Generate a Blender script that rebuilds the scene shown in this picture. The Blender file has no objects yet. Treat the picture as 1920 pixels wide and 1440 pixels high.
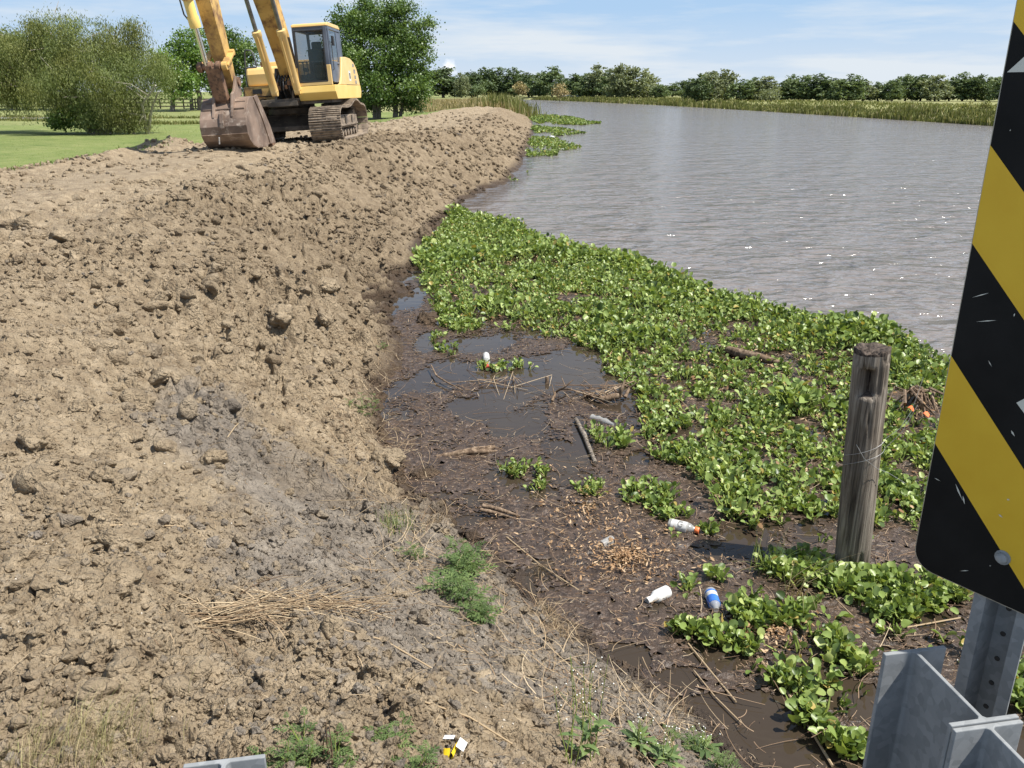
import bpy, math, random
import numpy as np
from mathutils import Vector, Matrix

# ------------------------------------------------------------------ camera, sky, sun
SC = bpy.context.scene
COL = SC.collection
CAMH, PITCH, FPX = 2.6, math.radians(19.5), 1550.0
cam_d = bpy.data.cameras.new("camera"); cam = bpy.data.objects.new("camera", cam_d); COL.objects.link(cam)
cam_d.sensor_width = 36; cam_d.lens = 36 * FPX / 1920; cam_d.clip_start = 0.05; cam_d.clip_end = 6000
cam.location = (0, 0, CAMH); cam.rotation_euler = (math.pi / 2 - PITCH, 0, 0)
SC.camera = cam
SUN_EL, SUN_AZ = math.radians(60), math.radians(-15)       # azimuth measured from +X towards +Y
sdir = Vector((math.cos(SUN_EL) * math.cos(SUN_AZ), math.cos(SUN_EL) * math.sin(SUN_AZ), math.sin(SUN_EL)))
sun_d = bpy.data.lights.new("sun", 'SUN'); sun = bpy.data.objects.new("sun", sun_d); COL.objects.link(sun)
sun_d.energy = 5.0; sun_d.angle = math.radians(0.53); sun_d.color = (1, .955, .88)
sun.rotation_euler = sdir.to_track_quat('Z', 'Y').to_euler(); sun.location = (0, 0, 60)
SC.view_settings.view_transform = 'Standard'; SC.view_settings.look = 'None'
SC.view_settings.exposure = 0.68; SC.view_settings.gamma = 1
SC.cycles.max_bounces = 8; SC.cycles.transparent_max_bounces = 16
try: SC.cycles.use_denoising = True
except Exception: pass
W = bpy.data.worlds.new("World"); SC.world = W; W.use_nodes = True
def world():
    nt = W.node_tree; nt.nodes.clear(); N = nt.nodes.new; L = nt.links.new
    out = N('ShaderNodeOutputWorld'); bg = N('ShaderNodeBackground'); bg.inputs['Strength'].default_value = .085
    sky = N('ShaderNodeTexSky'); sky.sky_type = 'NISHITA'; sky.sun_disc = False
    sky.sun_elevation = SUN_EL; sky.sun_rotation = math.pi / 2 - SUN_AZ
    sky.air_density = 1.0; sky.dust_density = .6; sky.ozone_density = 3.0
    tc = N('ShaderNodeTexCoord')
    sep = N('ShaderNodeSeparateXYZ'); L(tc.outputs['Generated'], sep.inputs[0])
    # thin high veil: stretched noise over the sky direction
    mp = N('ShaderNodeMapping'); mp.inputs['Scale'].default_value = (1.4, 1.4, 13.0); L(tc.outputs['Generated'], mp.inputs[0])
    nz = N('ShaderNodeTexNoise'); nz.inputs['Scale'].default_value = 2.2; nz.inputs['Detail'].default_value = 7; nz.inputs['Roughness'].default_value = .6
    L(mp.outputs[0], nz.inputs['Vector'])
    mr = N('ShaderNodeMapRange'); mr.inputs[1].default_value = .44; mr.inputs[2].default_value = .66; mr.inputs[3].default_value = .0; mr.inputs[4].default_value = .8
    L(nz.outputs[0], mr.inputs[0])
    hz = N('ShaderNodeMapRange'); L(sep.outputs[2], hz.inputs[0]); hz.inputs[1].default_value = .0; hz.inputs[2].default_value = .085; hz.inputs[3].default_value = .78; hz.inputs[4].default_value = .0
    ad = N('ShaderNodeMath'); ad.operation = 'ADD'; ad.use_clamp = True; L(mr.outputs[0], ad.inputs[0]); L(hz.outputs[0], ad.inputs[1])
    mix = N('ShaderNodeMix'); mix.data_type = 'RGBA'; L(ad.outputs[0], mix.inputs[0]); bl = N('ShaderNodeMapRange'); L(sep.outputs[2], bl.inputs[0]); bl.inputs[1].default_value = .05; bl.inputs[2].default_value = .5; bl.inputs[3].default_value = .85; bl.inputs[4].default_value = .25
    tb = N('ShaderNodeMix'); tb.data_type = 'RGBA'; L(bl.outputs[0], tb.inputs[0]); L(sky.outputs[0], tb.inputs[6]); tb.inputs[7].default_value = (3.1, 4.6, 6.7, 1); L(tb.outputs[2], mix.inputs[6])
    mix.inputs[7].default_value = (5.6, 6.1, 6.6, 1)
    # two small cumulus heads low over the trees
    col = mix.outputs[2]
    for az, el, r in ((-4.05, 1.35, .010), (-14.4, 2.5, .012)):
        d = Vector((math.sin(math.radians(az)) * math.cos(math.radians(el)), math.cos(math.radians(az)) * math.cos(math.radians(el)), math.sin(math.radians(el))))
        vs = N('ShaderNodeVectorMath'); vs.operation = 'DISTANCE'; L(tc.outputs['Generated'], vs.inputs[0]); vs.inputs[1].default_value = d
        n2 = N('ShaderNodeTexNoise'); n2.inputs['Scale'].default_value = 70; n2.inputs['Detail'].default_value = 5; L(tc.outputs['Generated'], n2.inputs['Vector'])
        m1 = N('ShaderNodeMath'); m1.operation = 'MULTIPLY_ADD'; L(n2.outputs[0], m1.inputs[0]); m1.inputs[1].default_value = .03; L(vs.outputs['Value'], m1.inputs[2])
        m2 = N('ShaderNodeMapRange'); L(m1.outputs[0], m2.inputs[0]); m2.inputs[1].default_value = r + .006; m2.inputs[2].default_value = r + .014; m2.inputs[3].default_value = .85; m2.inputs[4].default_value = 0
        mx = N('ShaderNodeMix'); mx.data_type = 'RGBA'; L(m2.outputs[0], mx.inputs[0]); L(col, mx.inputs[6]); mx.inputs[7].default_value = (9.2, 9.2, 9.4, 1); col = mx.outputs[2]
    L(col, bg.inputs['Color']); L(bg.outputs[0], out.inputs[0])
world()

# ------------------------------------------------------------------ helpers
rng = np.random.default_rng(7); random.seed(7)
CP, SP = math.cos(PITCH), math.sin(PITCH)
def P(u, v, z=0.0):
    """point of the place at height z seen at photo position (u, v)"""
    x = (u - 960) / FPX; y = (v - 720) / FPX
    d = np.array([x, CP - y * SP, -(SP + y * CP)]); t = (z - CAMH) / d[2]
    return (d[0] * t, d[1] * t, z)
def PY(u, v, Y):
    x = (u - 960) / FPX; y = (v - 720) / FPX
    d = np.array([x, CP - y * SP, -(SP + y * CP)]); t = Y / d[1]
    return (d[0] * t, Y, CAMH + d[2] * t)
TAB = rng.random((4, 256, 256)).astype(np.float32)
def vnoise(x, y, k=0):
    xi = np.floor(x).astype(np.int64); yi = np.floor(y).astype(np.int64)
    fx = (x - xi).astype(np.float32); fy = (y - yi).astype(np.float32)
    fx = fx * fx * fx * (fx * (fx * 6 - 15) + 10); fy = fy * fy * fy * (fy * (fy * 6 - 15) + 10)
    T = TAB[k % 4]; x0 = (xi + 37 * k) & 255; x1 = (xi + 1 + 37 * k) & 255; y0 = (yi + 91 * k) & 255; y1 = (yi + 1 + 91 * k) & 255
    a = T[x0, y0]; b = T[x1, y0]; c = T[x0, y1]; d = T[x1, y1]
    return (a + (b - a) * fx) * (1 - fy) + (c + (d - c) * fx) * fy - .5
def fbm(x, y, s, octv=4, k=0, gain=.5):
    out = 0; amp = 1.0; c, sn = math.cos(.6), math.sin(.6)
    for o in range(octv):
        out = out + amp * vnoise(x / s, y / s, k + o); x, y = c * x - sn * y + 3.1, sn * x + c * y - 1.7
        s *= .5; amp *= gain
    return out
def domes(x, y, cell, k, dens=.8, aniso=1.0):
    """heap of rounded lumps: highest dome of the 3x3 neighbouring cells, in units of the cell"""
    x = x / cell; y = y / cell; xi = np.floor(x).astype(np.int64); yi = np.floor(y).astype(np.int64)
    best = np.zeros_like(x, dtype=np.float32)
    for dx in (-1, 0, 1):
        for dy in (-1, 0, 1):
            cx = xi + dx; cy = yi + dy; a = (cx + 17 * k) & 255; b = (cy + 53 * k) & 255
            px = cx + TAB[0][a, b]; py = cy + TAB[1][a, b]; r = .3 + .62 * TAB[2][a, b] ** 1.5
            q = ((x - px) ** 2 + (y - py) ** 2 * aniso) / (r * r)
            hh = np.where(TAB[3][a, b] < dens, r * np.sqrt(np.clip(1 - q, 0, 1)), 0) * (.55 + .6 * TAB[1][b, a])
            best = np.maximum(best, hh.astype(np.float32))
    return best
def shards(x, y, cell, k, crev=.5):
    """broken ground: every cell a tilted facet, with crevices where facets meet; in units of the cell"""
    x = x / cell; y = y / cell; xi = np.floor(x).astype(np.int64); yi = np.floor(y).astype(np.int64)
    f1 = np.full(x.shape, 9.0, np.float32); f2 = f1.copy(); h = np.zeros(x.shape, np.float32)
    for dx in (-1, 0, 1):
        for dy in (-1, 0, 1):
            cx = xi + dx; cy = yi + dy; a = (cx + 29 * k) & 255; b = (cy + 71 * k) & 255
            ex = (x - cx - TAB[1][a, b]); ey = (y - cy - TAB[2][a, b]); d = (ex * ex + ey * ey).astype(np.float32)
            hh = (TAB[3][a, b] - .5) * .9 + (TAB[0][b, a] - .5) * 1.3 * ex + (TAB[1][b, a] - .5) * 1.3 * ey
            n = d < f1; f2 = np.where(n, f1, np.minimum(f2, d)); h = np.where(n, hh, h); f1 = np.where(n, d, f1)
    e = np.sqrt(f2) - np.sqrt(f1); return (h * ss(0, .22, e) - crev * ss(.16, 0, e) * .45).astype(np.float32)
def ss(a, b, x):
    t = np.clip((x - a) / (b - a), 0, 1); return t * t * (3 - 2 * t)
def inpoly(x, y, poly):
    x = np.asarray(x, float); y = np.asarray(y, float); c = np.zeros(x.shape, bool); n = len(poly)
    for i in range(n):
        x0, y0 = poly[i][:2]; x1, y1 = poly[(i + 1) % n][:2]
        if y0 == y1: continue
        c ^= ((y0 > y) != (y1 > y)) & (x < (x1 - x0) * (y - y0) / (y1 - y0) + x0)
    return c
def polydist(x, y, poly, closed=True):
    d = np.full(np.shape(x), 1e9); n = len(poly)
    for i in range(n if closed else n - 1):
        ax, ay = poly[i][:2]; bx, by = poly[(i + 1) % n][:2]; ex, ey = bx - ax, by - ay; l2 = ex * ex + ey * ey + 1e-12
        t = np.clip(((x - ax) * ex + (y - ay) * ey) / l2, 0, 1)
        d = np.minimum(d, (x - ax - t * ex) ** 2 + (y - ay - t * ey) ** 2)
    return np.sqrt(d)

def mesh_np(name, V, F, mats=(), smooth=False, attrs=None, midx=None, parent=None, link=True):
    """V (n,3); F list of (m,k) index arrays (k = 3 or 4)"""
    if not isinstance(F, (list, tuple)): F = [F]
    F = [f for f in F if len(f)]
    me = bpy.data.meshes.new(name); V = np.asarray(V, np.float32)
    me.vertices.add(len(V)); me.vertices.foreach_set('co', V.ravel())
    li = np.concatenate([f.ravel() for f in F]).astype(np.int32)
    tot = np.concatenate([np.full(len(f), f.shape[1], np.int32) for f in F])
    st = np.concatenate([[0], np.cumsum(tot)[:-1]]).astype(np.int32)
    me.loops.add(len(li)); me.loops.foreach_set('vertex_index', li)
    me.polygons.add(len(tot)); me.polygons.foreach_set('loop_start', st)
    me.polygons.foreach_set('use_smooth', np.full(len(tot), smooth, bool))
    for m in mats: me.materials.append(m)
    if midx is not None: me.polygons.foreach_set('material_index', np.asarray(midx, np.int32))
    me.update(calc_edges=True)
    for k, a in (attrs or {}).items():
        at = me.attributes.new(k, 'FLOAT', 'POINT'); at.data.foreach_set('value', np.asarray(a, np.float32))
    o = bpy.data.objects.new(name, me)
    if link: COL.objects.link(o)
    if parent: o.parent = parent
    return o
def tag(o, label=None, cat=None, group=None, kind=None):
    if label: o['label'] = label
    if cat: o['category'] = cat
    if group: o['group'] = group
    if kind: o['kind'] = kind
    return o
def empty(name, loc, rot=(0, 0, 0), label=None, cat=None, group=None):
    o = bpy.data.objects.new(name, None); COL.objects.link(o); o.location = loc; o.rotation_euler = rot; o.empty_display_size = .2
    return tag(o, label, cat, group)
def copy_tree(o, loc=None, rotz=None, scale=None, label=None, parent=None):
    c = o.copy(); COL.objects.link(c)
    if parent: c.parent = parent
    for ch in [q for q in bpy.data.objects if q.parent == o]: copy_tree(ch, parent=c)
    if loc is not None: c.location = loc
    if rotz is not None: c.rotation_euler = (0, 0, rotz)
    if scale is not None: c.scale = scale
    if label: c['label'] = label
    return c

class MB:
    """collects solids and strips and links them as ONE mesh"""
    def __init__(s): s.v = []; s.f = []; s.n = 0; s.r = []
    def add(s, V, F, rnd=None):
        V = np.asarray(V, float); s.v.append(V)
        for f in F: s.f.append([i + s.n for i in f])
        s.n += len(V); s.r.append(np.full(len(V), random.random() if rnd is None else rnd)); return s
    def box(s, c, size, rot=None, taper=None):
        x, y, z = [q / 2 for q in size]
        V = [Vector((a * x, b * y, d * z)) for d in (-1, 1) for b in (-1, 1) for a in (-1, 1)]
        if taper: V = [Vector((p.x * taper[0], p.y * taper[1], p.z)) if p.z > 0 else p for p in V]
        if rot is not None: V = [rot @ p for p in V]
        V = [p + Vector(c) for p in V]
        return s.add(V, [(0, 2, 3, 1), (4, 5, 7, 6), (0, 1, 5, 4), (2, 6, 7, 3), (0, 4, 6, 2), (1, 3, 7, 5)])
    def bar(s, a, b, w, h, up=(0, 0, 1)):
        a, b = Vector(a), Vector(b); d = b - a; z = d.normalized(); x = Vector(up).cross(z)
        if x.length < 1e-4: x = Vector((1, 0, 0))
        x.normalize(); y = z.cross(x); R = Matrix((x, y, z)).transposed()
        return s.box((a + b) / 2, (w, h, d.length), R)
    def tube(s, pts, rad, n=10, caps=True, rnd=None):
        pts = [Vector(p) for p in pts]; m = len(pts)
        if not hasattr(rad, '__len__'): rad = [rad] * m
        V = []; t0 = (pts[1] - pts[0]).normalized(); x = t0.orthogonal().normalized()
        for i, p in enumerate(pts):
            t = (pts[min(i + 1, m - 1)] - pts[max(i - 1, 0)]).normalized()
            x = (x - t * x.dot(t)); x = x.normalized() if x.length > 1e-6 else t.orthogonal().normalized(); y = t.cross(x)
            for k in range(n):
                a = 2 * math.pi * k / n; V.append(p + (x * math.cos(a) + y * math.sin(a)) * rad[i])
        F = [(i * n + k, i * n + (k + 1) % n, (i + 1) * n + (k + 1) % n, (i + 1) * n + k) for i in range(m - 1) for k in range(n)]
        if caps: F += [tuple(range(n - 1, -1, -1)), tuple((m - 1) * n + k for k in range(n))]
        return s.add(V, F, rnd)
    def prism(s, prof, a, b, ax='x'):
        """polygon prof in (y,z) swept along x from a to b (ax='x'), or (x,z) along y, or (x,y) along z"""
        def mk(p, t): return {'x': (t, p[0], p[1]), 'y': (p[0], t, p[1]), 'z': (p[0], p[1], t)}[ax]
        n = len(prof); V = [mk(p, a) for p in prof] + [mk(p, b) for p in prof]
        F = [tuple(range(n)), tuple(range(2 * n - 1, n - 1, -1))] + [(i, i + n, (i + 1) % n + n, (i + 1) % n) for i in range(n)]
        return s.add(V, F)
    def lathe(s, prof, a, b, n=16):
        """prof = (t, r) along the axis a->b in metres"""
        a, b = Vector(a), Vector(b); z = (b - a).normalized(); x = z.orthogonal().normalized(); y = z.cross(x); V = []
        for t, r in prof:
            for k in range(n): q = 2 * math.pi * k / n; V.append(a + z * t + (x * math.cos(q) + y * math.sin(q)) * r)
        m = len(prof); F = [(i * n + k, i * n + (k + 1) % n, (i + 1) * n + (k + 1) % n, (i + 1) * n + k) for i in range(m - 1) for k in range(n)]
        F += [tuple(range(n - 1, -1, -1)), tuple((m - 1) * n + k for k in range(n))]
        return s.add(V, F)
    def build(s, name, mat, parent=None, bevel=0, smooth=False, fix=True):
        me = bpy.data.meshes.new(name); V = np.concatenate(s.v); me.from_pydata([tuple(p) for p in V], [], s.f)
        if fix:
            import bmesh
            bm = bmesh.new(); bm.from_mesh(me); bmesh.ops.recalc_face_normals(bm, faces=bm.faces); bm.to_mesh(me); bm.free()
        for m in (mat if isinstance(mat, (list, tuple)) else [mat]): me.materials.append(m)
        at = me.attributes.new('rnd', 'FLOAT', 'POINT'); at.data.foreach_set('value', np.concatenate(s.r).astype(np.float32))
        if smooth: me.polygons.foreach_set('use_smooth', np.ones(len(me.polygons), bool))
        o = bpy.data.objects.new(name, me); COL.objects.link(o)
        if parent: o.parent = parent
        if bevel:
            b = o.modifiers.new('bevel', 'BEVEL'); b.width = bevel; b.segments = 2; b.limit_method = 'ANGLE'; b.angle_limit = math.radians(35)
        if smooth:
            try:
                me.set_sharp_from_angle(angle=math.radians(40))
            except Exception: pass
        return o

# ------------------------------------------------------------------ materials
def nodes(name):
    m = bpy.data.materials.new(name); m.use_nodes = True; nt = m.node_tree; nt.nodes.clear()
    out = nt.nodes.new('ShaderNodeOutputMaterial'); b = nt.nodes.new('ShaderNodeBsdfPrincipled'); nt.links.new(b.outputs[0], out.inputs[0])
    return m, nt, b, out
def c4(c): return (c[0], c[1], c[2], 1)
def noise(nt, scale, detail=4, rough=.55, coord='Object', mapping=None, dist=0):
    tc = nt.nodes.new('ShaderNodeTexCoord'); n = nt.nodes.new('ShaderNodeTexNoise'); n.inputs['Scale'].default_value = scale
    n.inputs['Detail'].default_value = detail; n.inputs['Roughness'].default_value = rough; n.inputs['Distortion'].default_value = dist
    src = tc.outputs[coord]
    if mapping:
        mp = nt.nodes.new('ShaderNodeMapping'); nt.links.new(src, mp.inputs[0]); mp.inputs['Scale'].default_value = mapping[0]
        if len(mapping) > 1: mp.inputs['Rotation'].default_value = mapping[1]
        src = mp.outputs[0]
    nt.links.new(src, n.inputs['Vector']); return n.outputs[0]
def ramp(nt, fac, stops):
    r = nt.nodes.new('ShaderNodeValToRGB'); nt.links.new(fac, r.inputs[0]); e = r.color_ramp.elements
    while len(e) < len(stops): e.new(.5)
    for i, (p, c) in enumerate(stops): e[i].position = p; e[i].color = c4(c)
    return r.outputs[0]
def mrange(nt, v, a, b, c=0, d=1):
    m = nt.nodes.new('ShaderNodeMapRange'); nt.links.new(v, m.inputs[0])
    for i, q in zip((1, 2, 3, 4), (a, b, c, d)): m.inputs[i].default_value = q
    return m.outputs[0]
def mixc(nt, fac, a, b, mode='MIX'):
    m = nt.nodes.new('ShaderNodeMix'); m.data_type = 'RGBA'; m.blend_type = mode
    for s, q in ((0, fac), (6, a), (7, b)):
        if isinstance(q, (int, float)): m.inputs[s].default_value = q
        elif isinstance(q, tuple): m.inputs[s].default_value = c4(q)
        else: nt.links.new(q, m.inputs[s])
    return m.outputs[2]
def math_(nt, op, a, b=None):
    m = nt.nodes.new('ShaderNodeMath'); m.operation = op
    for i, q in enumerate((a, b)):
        if q is None: continue
        if isinstance(q, (int, float)): m.inputs[i].default_value = q
        else: nt.links.new(q, m.inputs[i])
    return m.outputs[0]
def attr(nt, name):
    a = nt.nodes.new('ShaderNodeAttribute'); a.attribute_name = name; return a.outputs['Fac']
def bump(nt, b, h, strength=.5, dist=.01):
    n = nt.nodes.new('ShaderNodeBump'); n.inputs['Strength'].default_value = strength; n.inputs['Distance'].default_value = dist
    nt.links.new(h, n.inputs['Height']); nt.links.new(n.outputs[0], b.inputs['Normal']); return n
def simple(name, c1, c2, scale=5, rough=.7, metal=0, bmp=0, bscale=None, detail=5, spec=.5, lo=.35, hi=.65, mapping=None, alpha=None, c3=None, dirt=.58):
    m, nt, b, out = nodes(name); f = noise(nt, scale, detail, mapping=mapping)
    col = ramp(nt, f, [(lo, c1), (hi, c2)])
    if c3:
        g = noise(nt, scale * 2.7, 6, .7); col = mixc(nt, mrange(nt, g, dirt - .06, dirt + .1), col, c3)
    nt.links.new(col, b.inputs['Base Color']); b.inputs['Roughness'].default_value = rough; b.inputs['Metallic'].default_value = metal
    b.inputs['Specular IOR Level'].default_value = spec
    if bmp: bump(nt, b, noise(nt, bscale or scale * 6, 5), .8, bmp)
    if alpha is not None: b.inputs['Alpha'].default_value = alpha
    return m
def leafmat(name, stops, rough=.45, trans=.3, spec=.4, var=None):
    m, nt, b, out = nodes(name); col = ramp(nt, attr(nt, 'rnd'), stops)
    if var: col = mixc(nt, mrange(nt, noise(nt, var[0], 2), .4, .62), col, mixc(nt, 1.0, col, var[1], 'MULTIPLY'))
    nt.links.new(col, b.inputs['Base Color']); b.inputs['Roughness'].default_value = rough; b.inputs['Specular IOR Level'].default_value = spec
    t = nt.nodes.new('ShaderNodeBsdfTranslucent'); nt.links.new(mixc(nt, 1.0, col, (1.25, 1.2, .55), 'MULTIPLY'), t.inputs[0])
    mx = nt.nodes.new('ShaderNodeMixShader'); mx.inputs[0].default_value = trans
    nt.links.new(b.outputs[0], mx.inputs[1]); nt.links.new(t.outputs[0], mx.inputs[2]); nt.links.new(mx.outputs[0], out.inputs[0]); return m

def mat_dirt():
    m, nt, b, out = nodes('dug_clay')
    n1 = noise(nt, .9, 4); n2 = noise(nt, 7, 6, .65); n3 = noise(nt, 45, 6, .7); n4 = noise(nt, 230, 3, .6)
    tan = ramp(nt, n2, [(.28, (.19, .140, .090)), (.5, (.305, .237, .156)), (.72, (.42, .332, .225))])
    grey = ramp(nt, n2, [(.28, (.135, .112, .088)), (.5, (.225, .190, .152)), (.75, (.33, .284, .228))])
    g = math_(nt, 'ADD', attr(nt, 'grey'), mrange(nt, n1, .2, .8, -.35, .35))
    col = mixc(nt, mrange(nt, g, .35, .65), tan, grey)
    col = mixc(nt, mrange(nt, n3, .62, .78, 0, .5), col, (.46, .39, .28))
    col = mixc(nt, mrange(nt, n3, .40, .22, 0, .5), col, (.14, .1, .065))
    col = mixc(nt, attr(nt, 'damp'), col, mixc(nt, 1.0, col, (.66, .64, .62), 'MULTIPLY'))
    w = math_(nt, 'ADD', attr(nt, 'wet'), mrange(nt, n2, .2, .8, -.25, .25))
    wf = mrange(nt, w, .3, .75)
    col = mixc(nt, wf, col, mixc(nt, 1.0, col, (.30, .26, .24), 'MULTIPLY'))
    nt.links.new(col, b.inputs['Base Color']); nt.links.new(mrange(nt, wf, 0, 1, .95, .5), b.inputs['Roughness'])
    b.inputs['Specular IOR Level'].default_value = .25
    h = math_(nt, 'ADD', n3, math_(nt, 'MULTIPLY', n4, .35))
    tc = nt.nodes.new('ShaderNodeTexCoord'); wv = nt.nodes.new('ShaderNodeVectorMath'); wv.operation = 'MULTIPLY_ADD'
    nv = nt.nodes.new('ShaderNodeTexNoise'); nv.inputs['Scale'].default_value = 20; nt.links.new(tc.outputs['Object'], nv.inputs['Vector']); nt.links.new(nv.outputs['Color'], wv.inputs[0]); wv.inputs[1].default_value = (.05, .05, .05); nt.links.new(tc.outputs['Object'], wv.inputs[2])
    for sc, am in ((34, .9), (85, .42)):
        v = nt.nodes.new('ShaderNodeTexVoronoi'); v.inputs['Scale'].default_value = sc; nt.links.new(wv.outputs[0], v.inputs['Vector']); v.inputs['Randomness'].default_value = 1
        h = math_(nt, 'ADD', h, math_(nt, 'MULTIPLY', mrange(nt, v.outputs['Distance'], 0, .8, 1, 0), am))
    bump(nt, b, h, 1.0, .02); return m
def mat_grass():
    m, nt, b, out = nodes('mown_grass')
    n1 = noise(nt, .12, 5, .6); n2 = noise(nt, 1.6, 5, .65); n3 = noise(nt, 22, 5, .7)
    col = ramp(nt, n1, [(.3, (.115, .155, .045)), (.55, (.165, .205, .062)), (.75, (.215, .24, .085))])
    col = mixc(nt, mrange(nt, n2, .42, .72, 0, .75), col, (.26, .26, .11)); col = mixc(nt, mrange(nt, noise(nt, .45, 5, .7), .5, .3, 0, .55), col, (.085, .13, .035))
    col = mixc(nt, mrange(nt, n3, .5, .3, 0, .6), col, (.05, .085, .018))
    col = mixc(nt, attr(nt, 'dry'), col, ramp(nt, n2, [(.3, (.17, .17, .07)), (.7, (.33, .31, .15))]))
    nt.links.new(col, b.inputs['Base Color']); b.inputs['Roughness'].default_value = .9; b.inputs['Specular IOR Level'].default_value = .15
    bump(nt, b, n3, .8, .06); return m
def mat_water():
    m, nt, b, out = nodes('river_water')
    calm = attr(nt, 'calm')
    base = mixc(nt, calm, (.17, .15, .138), (.042, .031, .021)); nt.links.new(base, b.inputs['Base Color'])
    b.inputs['IOR'].default_value = 1.33; nt.links.new(mrange(nt, calm, 0, 1, .11, .04), b.inputs['Roughness'])
    a0 = noise(nt, 1.0, 2, .5, mapping=((.75, .95, 1), (0, 0, math.radians(6))), dist=.4)
    a1 = noise(nt, 1.0, 2, .5, mapping=((2.2, 3.1, 1), (0, 0, math.radians(12))), dist=.5)
    a2 = noise(nt, 1.0, 2, .55, mapping=((5.5, 8, 1), (0, 0, math.radians(-8))), dist=.5)
    a3 = noise(nt, 1.0, 2, .6, mapping=((20, 22, 1), (0, 0, math.radians(12))))
    big = noise(nt, .05, 3); amp = mrange(nt, big, .3, .7, .75, 1.2)
    h = math_(nt, 'ADD', math_(nt, 'ADD', math_(nt, 'MULTIPLY', a0, .38), math_(nt, 'MULTIPLY', a1, .19)), math_(nt, 'ADD', math_(nt, 'MULTIPLY', a2, .038), math_(nt, 'MULTIPLY', a3, .005)))
    h = math_(nt, 'MULTIPLY', h, amp)
    h = math_(nt, 'MULTIPLY', h, mrange(nt, calm, 0, 1, 1, .012))
    bump(nt, b, h, 1.0, 1.0); return m
def mat_wood(name, c1, c2, c3, sx=60, sz=2.2, bm=.006):
    m, nt, b, out = nodes(name)
    g = noise(nt, 1, 6, .65, mapping=((sx, sx, sz),), dist=.8); f = noise(nt, 4, 5, .6)
    col = ramp(nt, g, [(.32, c1), (.5, c2), (.7, c3)])
    col = mixc(nt, mrange(nt, f, .45, .7, 0, .6), col, mixc(nt, 1.0, col, (.6, .52, .45), 'MULTIPLY'))
    nt.links.new(col, b.inputs['Base Color']); b.inputs['Roughness'].default_value = .9; b.inputs['Specular IOR Level'].default_value = .2
    bump(nt, b, g, .9, bm); return m
def mat_galv():
    m, nt, b, out = nodes('galvanised_steel')
    v = nt.nodes.new('ShaderNodeTexVoronoi'); v.inputs['Scale'].default_value = 70; tc = nt.nodes.new('ShaderNodeTexCoord'); nt.links.new(tc.outputs['Object'], v.inputs['Vector'])
    n = noise(nt, 9, 6, .7); n2 = noise(nt, 60, 4, .7)
    col = ramp(nt, v.outputs['Color'], [(.2, (.19, .2, .205)), (.8, (.25, .26, .265))])
    col = mixc(nt, mrange(nt, n, .5, .72, 0, .6), col, (.33, .33, .33)); col = mixc(nt, mrange(nt, n2, .6, .8, 0, .6), col, (.2, .2, .2))
    nt.links.new(col, b.inputs['Base Color']); b.inputs['Metallic'].default_value = 0; b.inputs['Roughness'].default_value = .7; b.inputs['Specular IOR Level'].default_value = .2
    bump(nt, b, n2, .3, .001); return m
M = {}
M['dirt'] = mat_dirt(); M['grass'] = mat_grass(); M['water'] = mat_water(); M['galv'] = mat_galv()
M['hyacinth'] = leafmat('hyacinth_leaf', [(0, (.06, .095, .03)), (.25, (.14, .205, .045)), (.65, (.27, .35, .10)), (.96, (.42, .48, .17)), (1, (.42, .33, .10))], .40, .26, .38)
M['petiole'] = leafmat('hyacinth_stalk', [(0, (.12, .17, .03)), (1, (.3, .36, .1))], .45, .15)
M['deadleaf'] = leafmat('dead_leaf', [(0, (.16, .085, .04)), (.5, (.34, .21, .11)), (1, (.52, .38, .24))], .8, .12, .2)
M['scum'] = simple('floating_scum', (.020, .0125, .008), (.082, .053, .034), 14, .42, bmp=.006, bscale=120, detail=8, lo=.3, hi=.75, c3=(.19, .135, .10), dirt=.6)
M['twig'] = leafmat('twig', [(0, (.09, .055, .035)), (.55, (.23, .155, .1)), (1, (.46, .36, .24))], .85, 0.0, .2)
M['straw'] = leafmat('straw', [(0, (.16, .10, .06)), (.5, (.33, .24, .145)), (1, (.54, .43, .28))], .8, .05, .2)
M['weed'] = leafmat('weed_leaf', [(0, (.065, .105, .035)), (.5, (.12, .18, .06)), (1, (.21, .28, .10))], .55, .3)
M['blade'] = leafmat('grass_blade', [(0, (.1, .16, .035)), (.6, (.2, .27, .07)), (1, (.42, .4, .17))], .6, .3)
M['dryblade'] = leafmat('dry_blade', [(0, (.2, .15, .08)), (.6, (.38, .31, .17)), (1, (.3, .32, .12))], .7, .2)
M['willow'] = leafmat('willow_leaf', [(0, (.11, .15, .045)), (.5, (.19, .23, .08)), (1, (.29, .33, .13))], .6, .3, .3, var=(.5, (.8, .72, .6)))
M['oak'] = leafmat('oak_leaf', [(0, (.045, .085, .02)), (.5, (.10, .165, .04)), (1, (.19, .27, .08))], .45, .28, .45)
M['bright'] = leafmat('bright_leaf', [(0, (.07, .13, .025)), (.5, (.13, .22, .04)), (1, (.24, .33, .08))], .45, .3, .45)
M['far_dark'] = leafmat('far_leaf_dark', [(0, (.06, .09, .04)), (.5, (.09, .13, .055)), (1, (.14, .185, .08))], .6, .25, .3)  # far leaf colours, all three, are lightened and greyed to stand in for haze
M['far_mid'] = leafmat('far_leaf_mid', [(0, (.09, .13, .055)), (.5, (.135, .185, .08)), (1, (.2, .25, .115))], .6, .25, .3)
M['far_pale'] = leafmat('far_leaf_pale', [(0, (.14, .165, .085)), (.5, (.205, .235, .125)), (1, (.3, .33, .19))], .6, .25, .3)
M['reed'] = leafmat('reed', [(0, (.09, .11, .03)), (.55, (.17, .185, .055)), (.85, (.29, .27, .12)), (1, (.45, .4, .22))], .7, .25, .2)
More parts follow.
